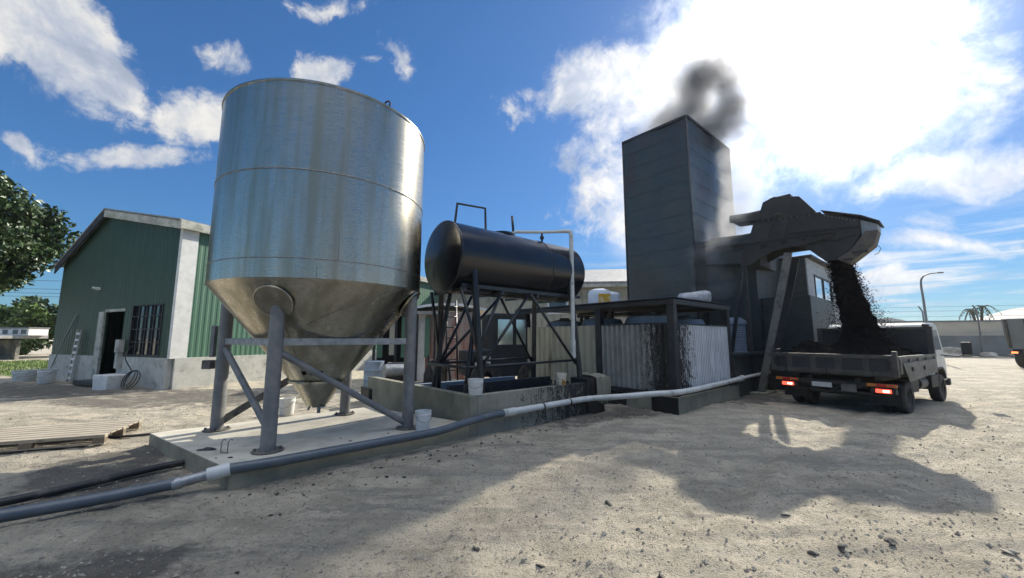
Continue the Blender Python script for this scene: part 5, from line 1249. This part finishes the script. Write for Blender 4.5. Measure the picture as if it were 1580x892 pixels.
ROCKS = [(2.59, 3.91, 0.045, 'stone', 'lone pale rock at the tip of the chute shadow'), (2.62, 3.31, 0.06, 'rock_dark', 'largest dark flat lump in the lit dirt at the bottom of the yard'), (2.34, 3.26, 0.05, 'rock_dark', 'dark lump next to the largest flat lump'), (3.04, 3.35, 0.05, 'rock_dark', 'dark lump on the near dirt beyond the largest flat lump'), (3.83, 3.22, 0.05, 'stone', 'rounded grey rock at the picture edge of the near dirt'), (0.22, 3.12, 0.035, 'rock_dark', 'small dark oval lump in the bottom lit dirt'), (0.98, 4.2, 0.05, 'rock_dark', 'tarry lump inside the sunlit wedge of dirt'), (-0.28, 3.32, 0.035, 'rock_dark', 'small round lump below the shadow edge'), (1.11, 3.67, 0.03, 'rock_dark', 'little black lump in the lit dirt wedge'), (1.05, 2.96, 0.04, 'rock_dark', 'black lump at the very bottom of the picture')]
for i, (x, y, r, mt, lab) in enumerate(ROCKS):
    vs, fs = blob(300 + i * 7, r * .5, (1.5, 1, .7), .45, 3)
    MB().add(vs, fs, True, rotz(i * 1.3)).build('rock', M[mt], None, label=lab, cat='rock', group='lumps lying on the yard', loc=(x, y, gz(x, y) + r * .15))

# ------------------------------------------------------------------ smoke and steam
OFFS = (3.7, 1.2, 5.1)
def smoke(name, loc, dims, blobs, density, color, label, noise_s, amp, hi=.9):
    m = bpy.data.materials.new(name); m.use_nodes = True; q = NT(m.node_tree); q.n.clear()
    o = q.n.new('ShaderNodeTexCoord').outputs['Object']
    w = q.v('ADD', o, q.v('SCALE', q.v('SUBTRACT', q.noise(o, noise_s * .6, 3, .5, 0, 1), (.5, .5, .5)), .9))
    f = None
    for x, y, z, r, wt in blobs:
        d = q.m('MULTIPLY', q.m('SUBTRACT', 1.0, q.m('DIVIDE', q.v('DISTANCE', w, (x, y, z)), r)), wt)
        f = d if f is None else q.m('MAXIMUM', f, d)
    s = q.m('ADD', f, q.m('MULTIPLY', q.m('SUBTRACT', q.noise(q.v('ADD', w, OFFS), noise_s, 5, .62), .5), amp))
    den = q.m('MULTIPLY', q.ss(s, .05, hi), density)
    pv_ = q.n.new('ShaderNodeVolumePrincipled'); pv_.inputs['Color'].default_value = (*color, 1)
    pv_.inputs['Anisotropy'].default_value = .35
    q.put(pv_.inputs['Density'], den)
    ou = q.n.new('ShaderNodeOutputMaterial'); q.l.new(pv_.outputs[0], ou.inputs['Volume'])
    bm = bmesh.new(); bmesh.ops.create_icosphere(bm, subdivisions=3, radius=1)
    for v in bm.verts: v.co = Vector((v.co.x * dims[0], v.co.y * dims[1], v.co.z * dims[2]))
    me = bpy.data.meshes.new(name); bm.to_mesh(me); bm.free(); me.materials.append(m)
    ob = bpy.data.objects.new(name, me); C.objects.link(ob); ob.location = loc
    tag(ob, label, 'smoke', None, 'stuff'); return ob
smoke('smoke', (7.6, 15.6, 11.6), (4.6, 2.3, 3.7), [(-1.5, .1, -1.6, 1.5, 1.1), (-.6, 0, -.8, 1.6, 1.15), (.05, 0, .15, 1.55, 1.2), (.30, 0, .95, 1.5, 1.3), (.95, .1, 1.45, 1.5, 1.4), (1.7, .1, 1.15, 1.5, 1.3), (2.1, .1, .4, 1.4, 1.2), (1.6, .1, -.5, 1.5, 1.2), (.6, .1, -1.2, 1.7, 1.2), (2.6, .1, 1.6, 1.2, .8), (-1.2, 0, .2, 1.3, .7)], 3.2, (.32, .32, .33), 'dark grey smoke curling up from the top of the tower', .85, 1.7, 1.7)
smoke('steam', (6.6, 12.4, 4.4), (1.5, 1.0, 2.2), [(-.15, 0, -1.2, .6, 1), (-.05, 0, -.6, .65, 1), (-.15, 0, .0, .7, 1), (.2, 0, .5, .8, 1), (.6, 0, 1.0, .8, 1)], .65, (.9, .91, .93), 'thin pale steam drifting up between the shelter roof and the tower', 1.5, 1.5)
smoke('steam', (8.3, 13.9, 7.0), (1.9, 1.2, 2.6), [(-.3, 0, -1.4, 1.0, 1), (.1, 0, -.6, 1.1, 1), (.3, 0, .4, 1.2, 1), (.1, 0, 1.3, 1.0, .8)], .8, (.9, .91, .93), 'faint pale steam veil in front of the sunward tower face', 1.1, 1.1)
smoke('steam', (5.6, 17.6, 7.6), (2.2, 1.6, 3.4), [(-.3, 0, -1.6, 1.3, 1), (-.5, 0, -.4, 1.4, 1), (-.2, 0, .8, 1.5, 1.1), (.3, 0, 1.8, 1.4, 1)], .32, (.92, .93, .95), 'soft white steam hanging behind the shaded edge of the tower', .9, 1.3, 1.2)
hz = bpy.data.materials.new('yard_haze'); hz.use_nodes = True; q = NT(hz.node_tree); q.n.clear()
pv_ = q.n.new('ShaderNodeVolumePrincipled'); pv_.inputs['Color'].default_value = (.93, .94, .96, 1); pv_.inputs['Density'].default_value = .00035; pv_.inputs['Anisotropy'].default_value = .4
ou = q.n.new('ShaderNodeOutputMaterial'); q.l.new(pv_.outputs[0], ou.inputs['Volume'])
MB().box(-2600, 2600, -2600, 2600, -6.5, 16.5).build('haze', hz, None, kind='stuff', label='thin pale dust haze hanging over the yard', cat='haze')
S.cycles.volume_step_rate = 1.0
S.cycles.volume_max_steps = 160
S.cycles.max_bounces = 6
S.cycles.transparent_max_bounces = 12
S.cycles.use_denoising = True
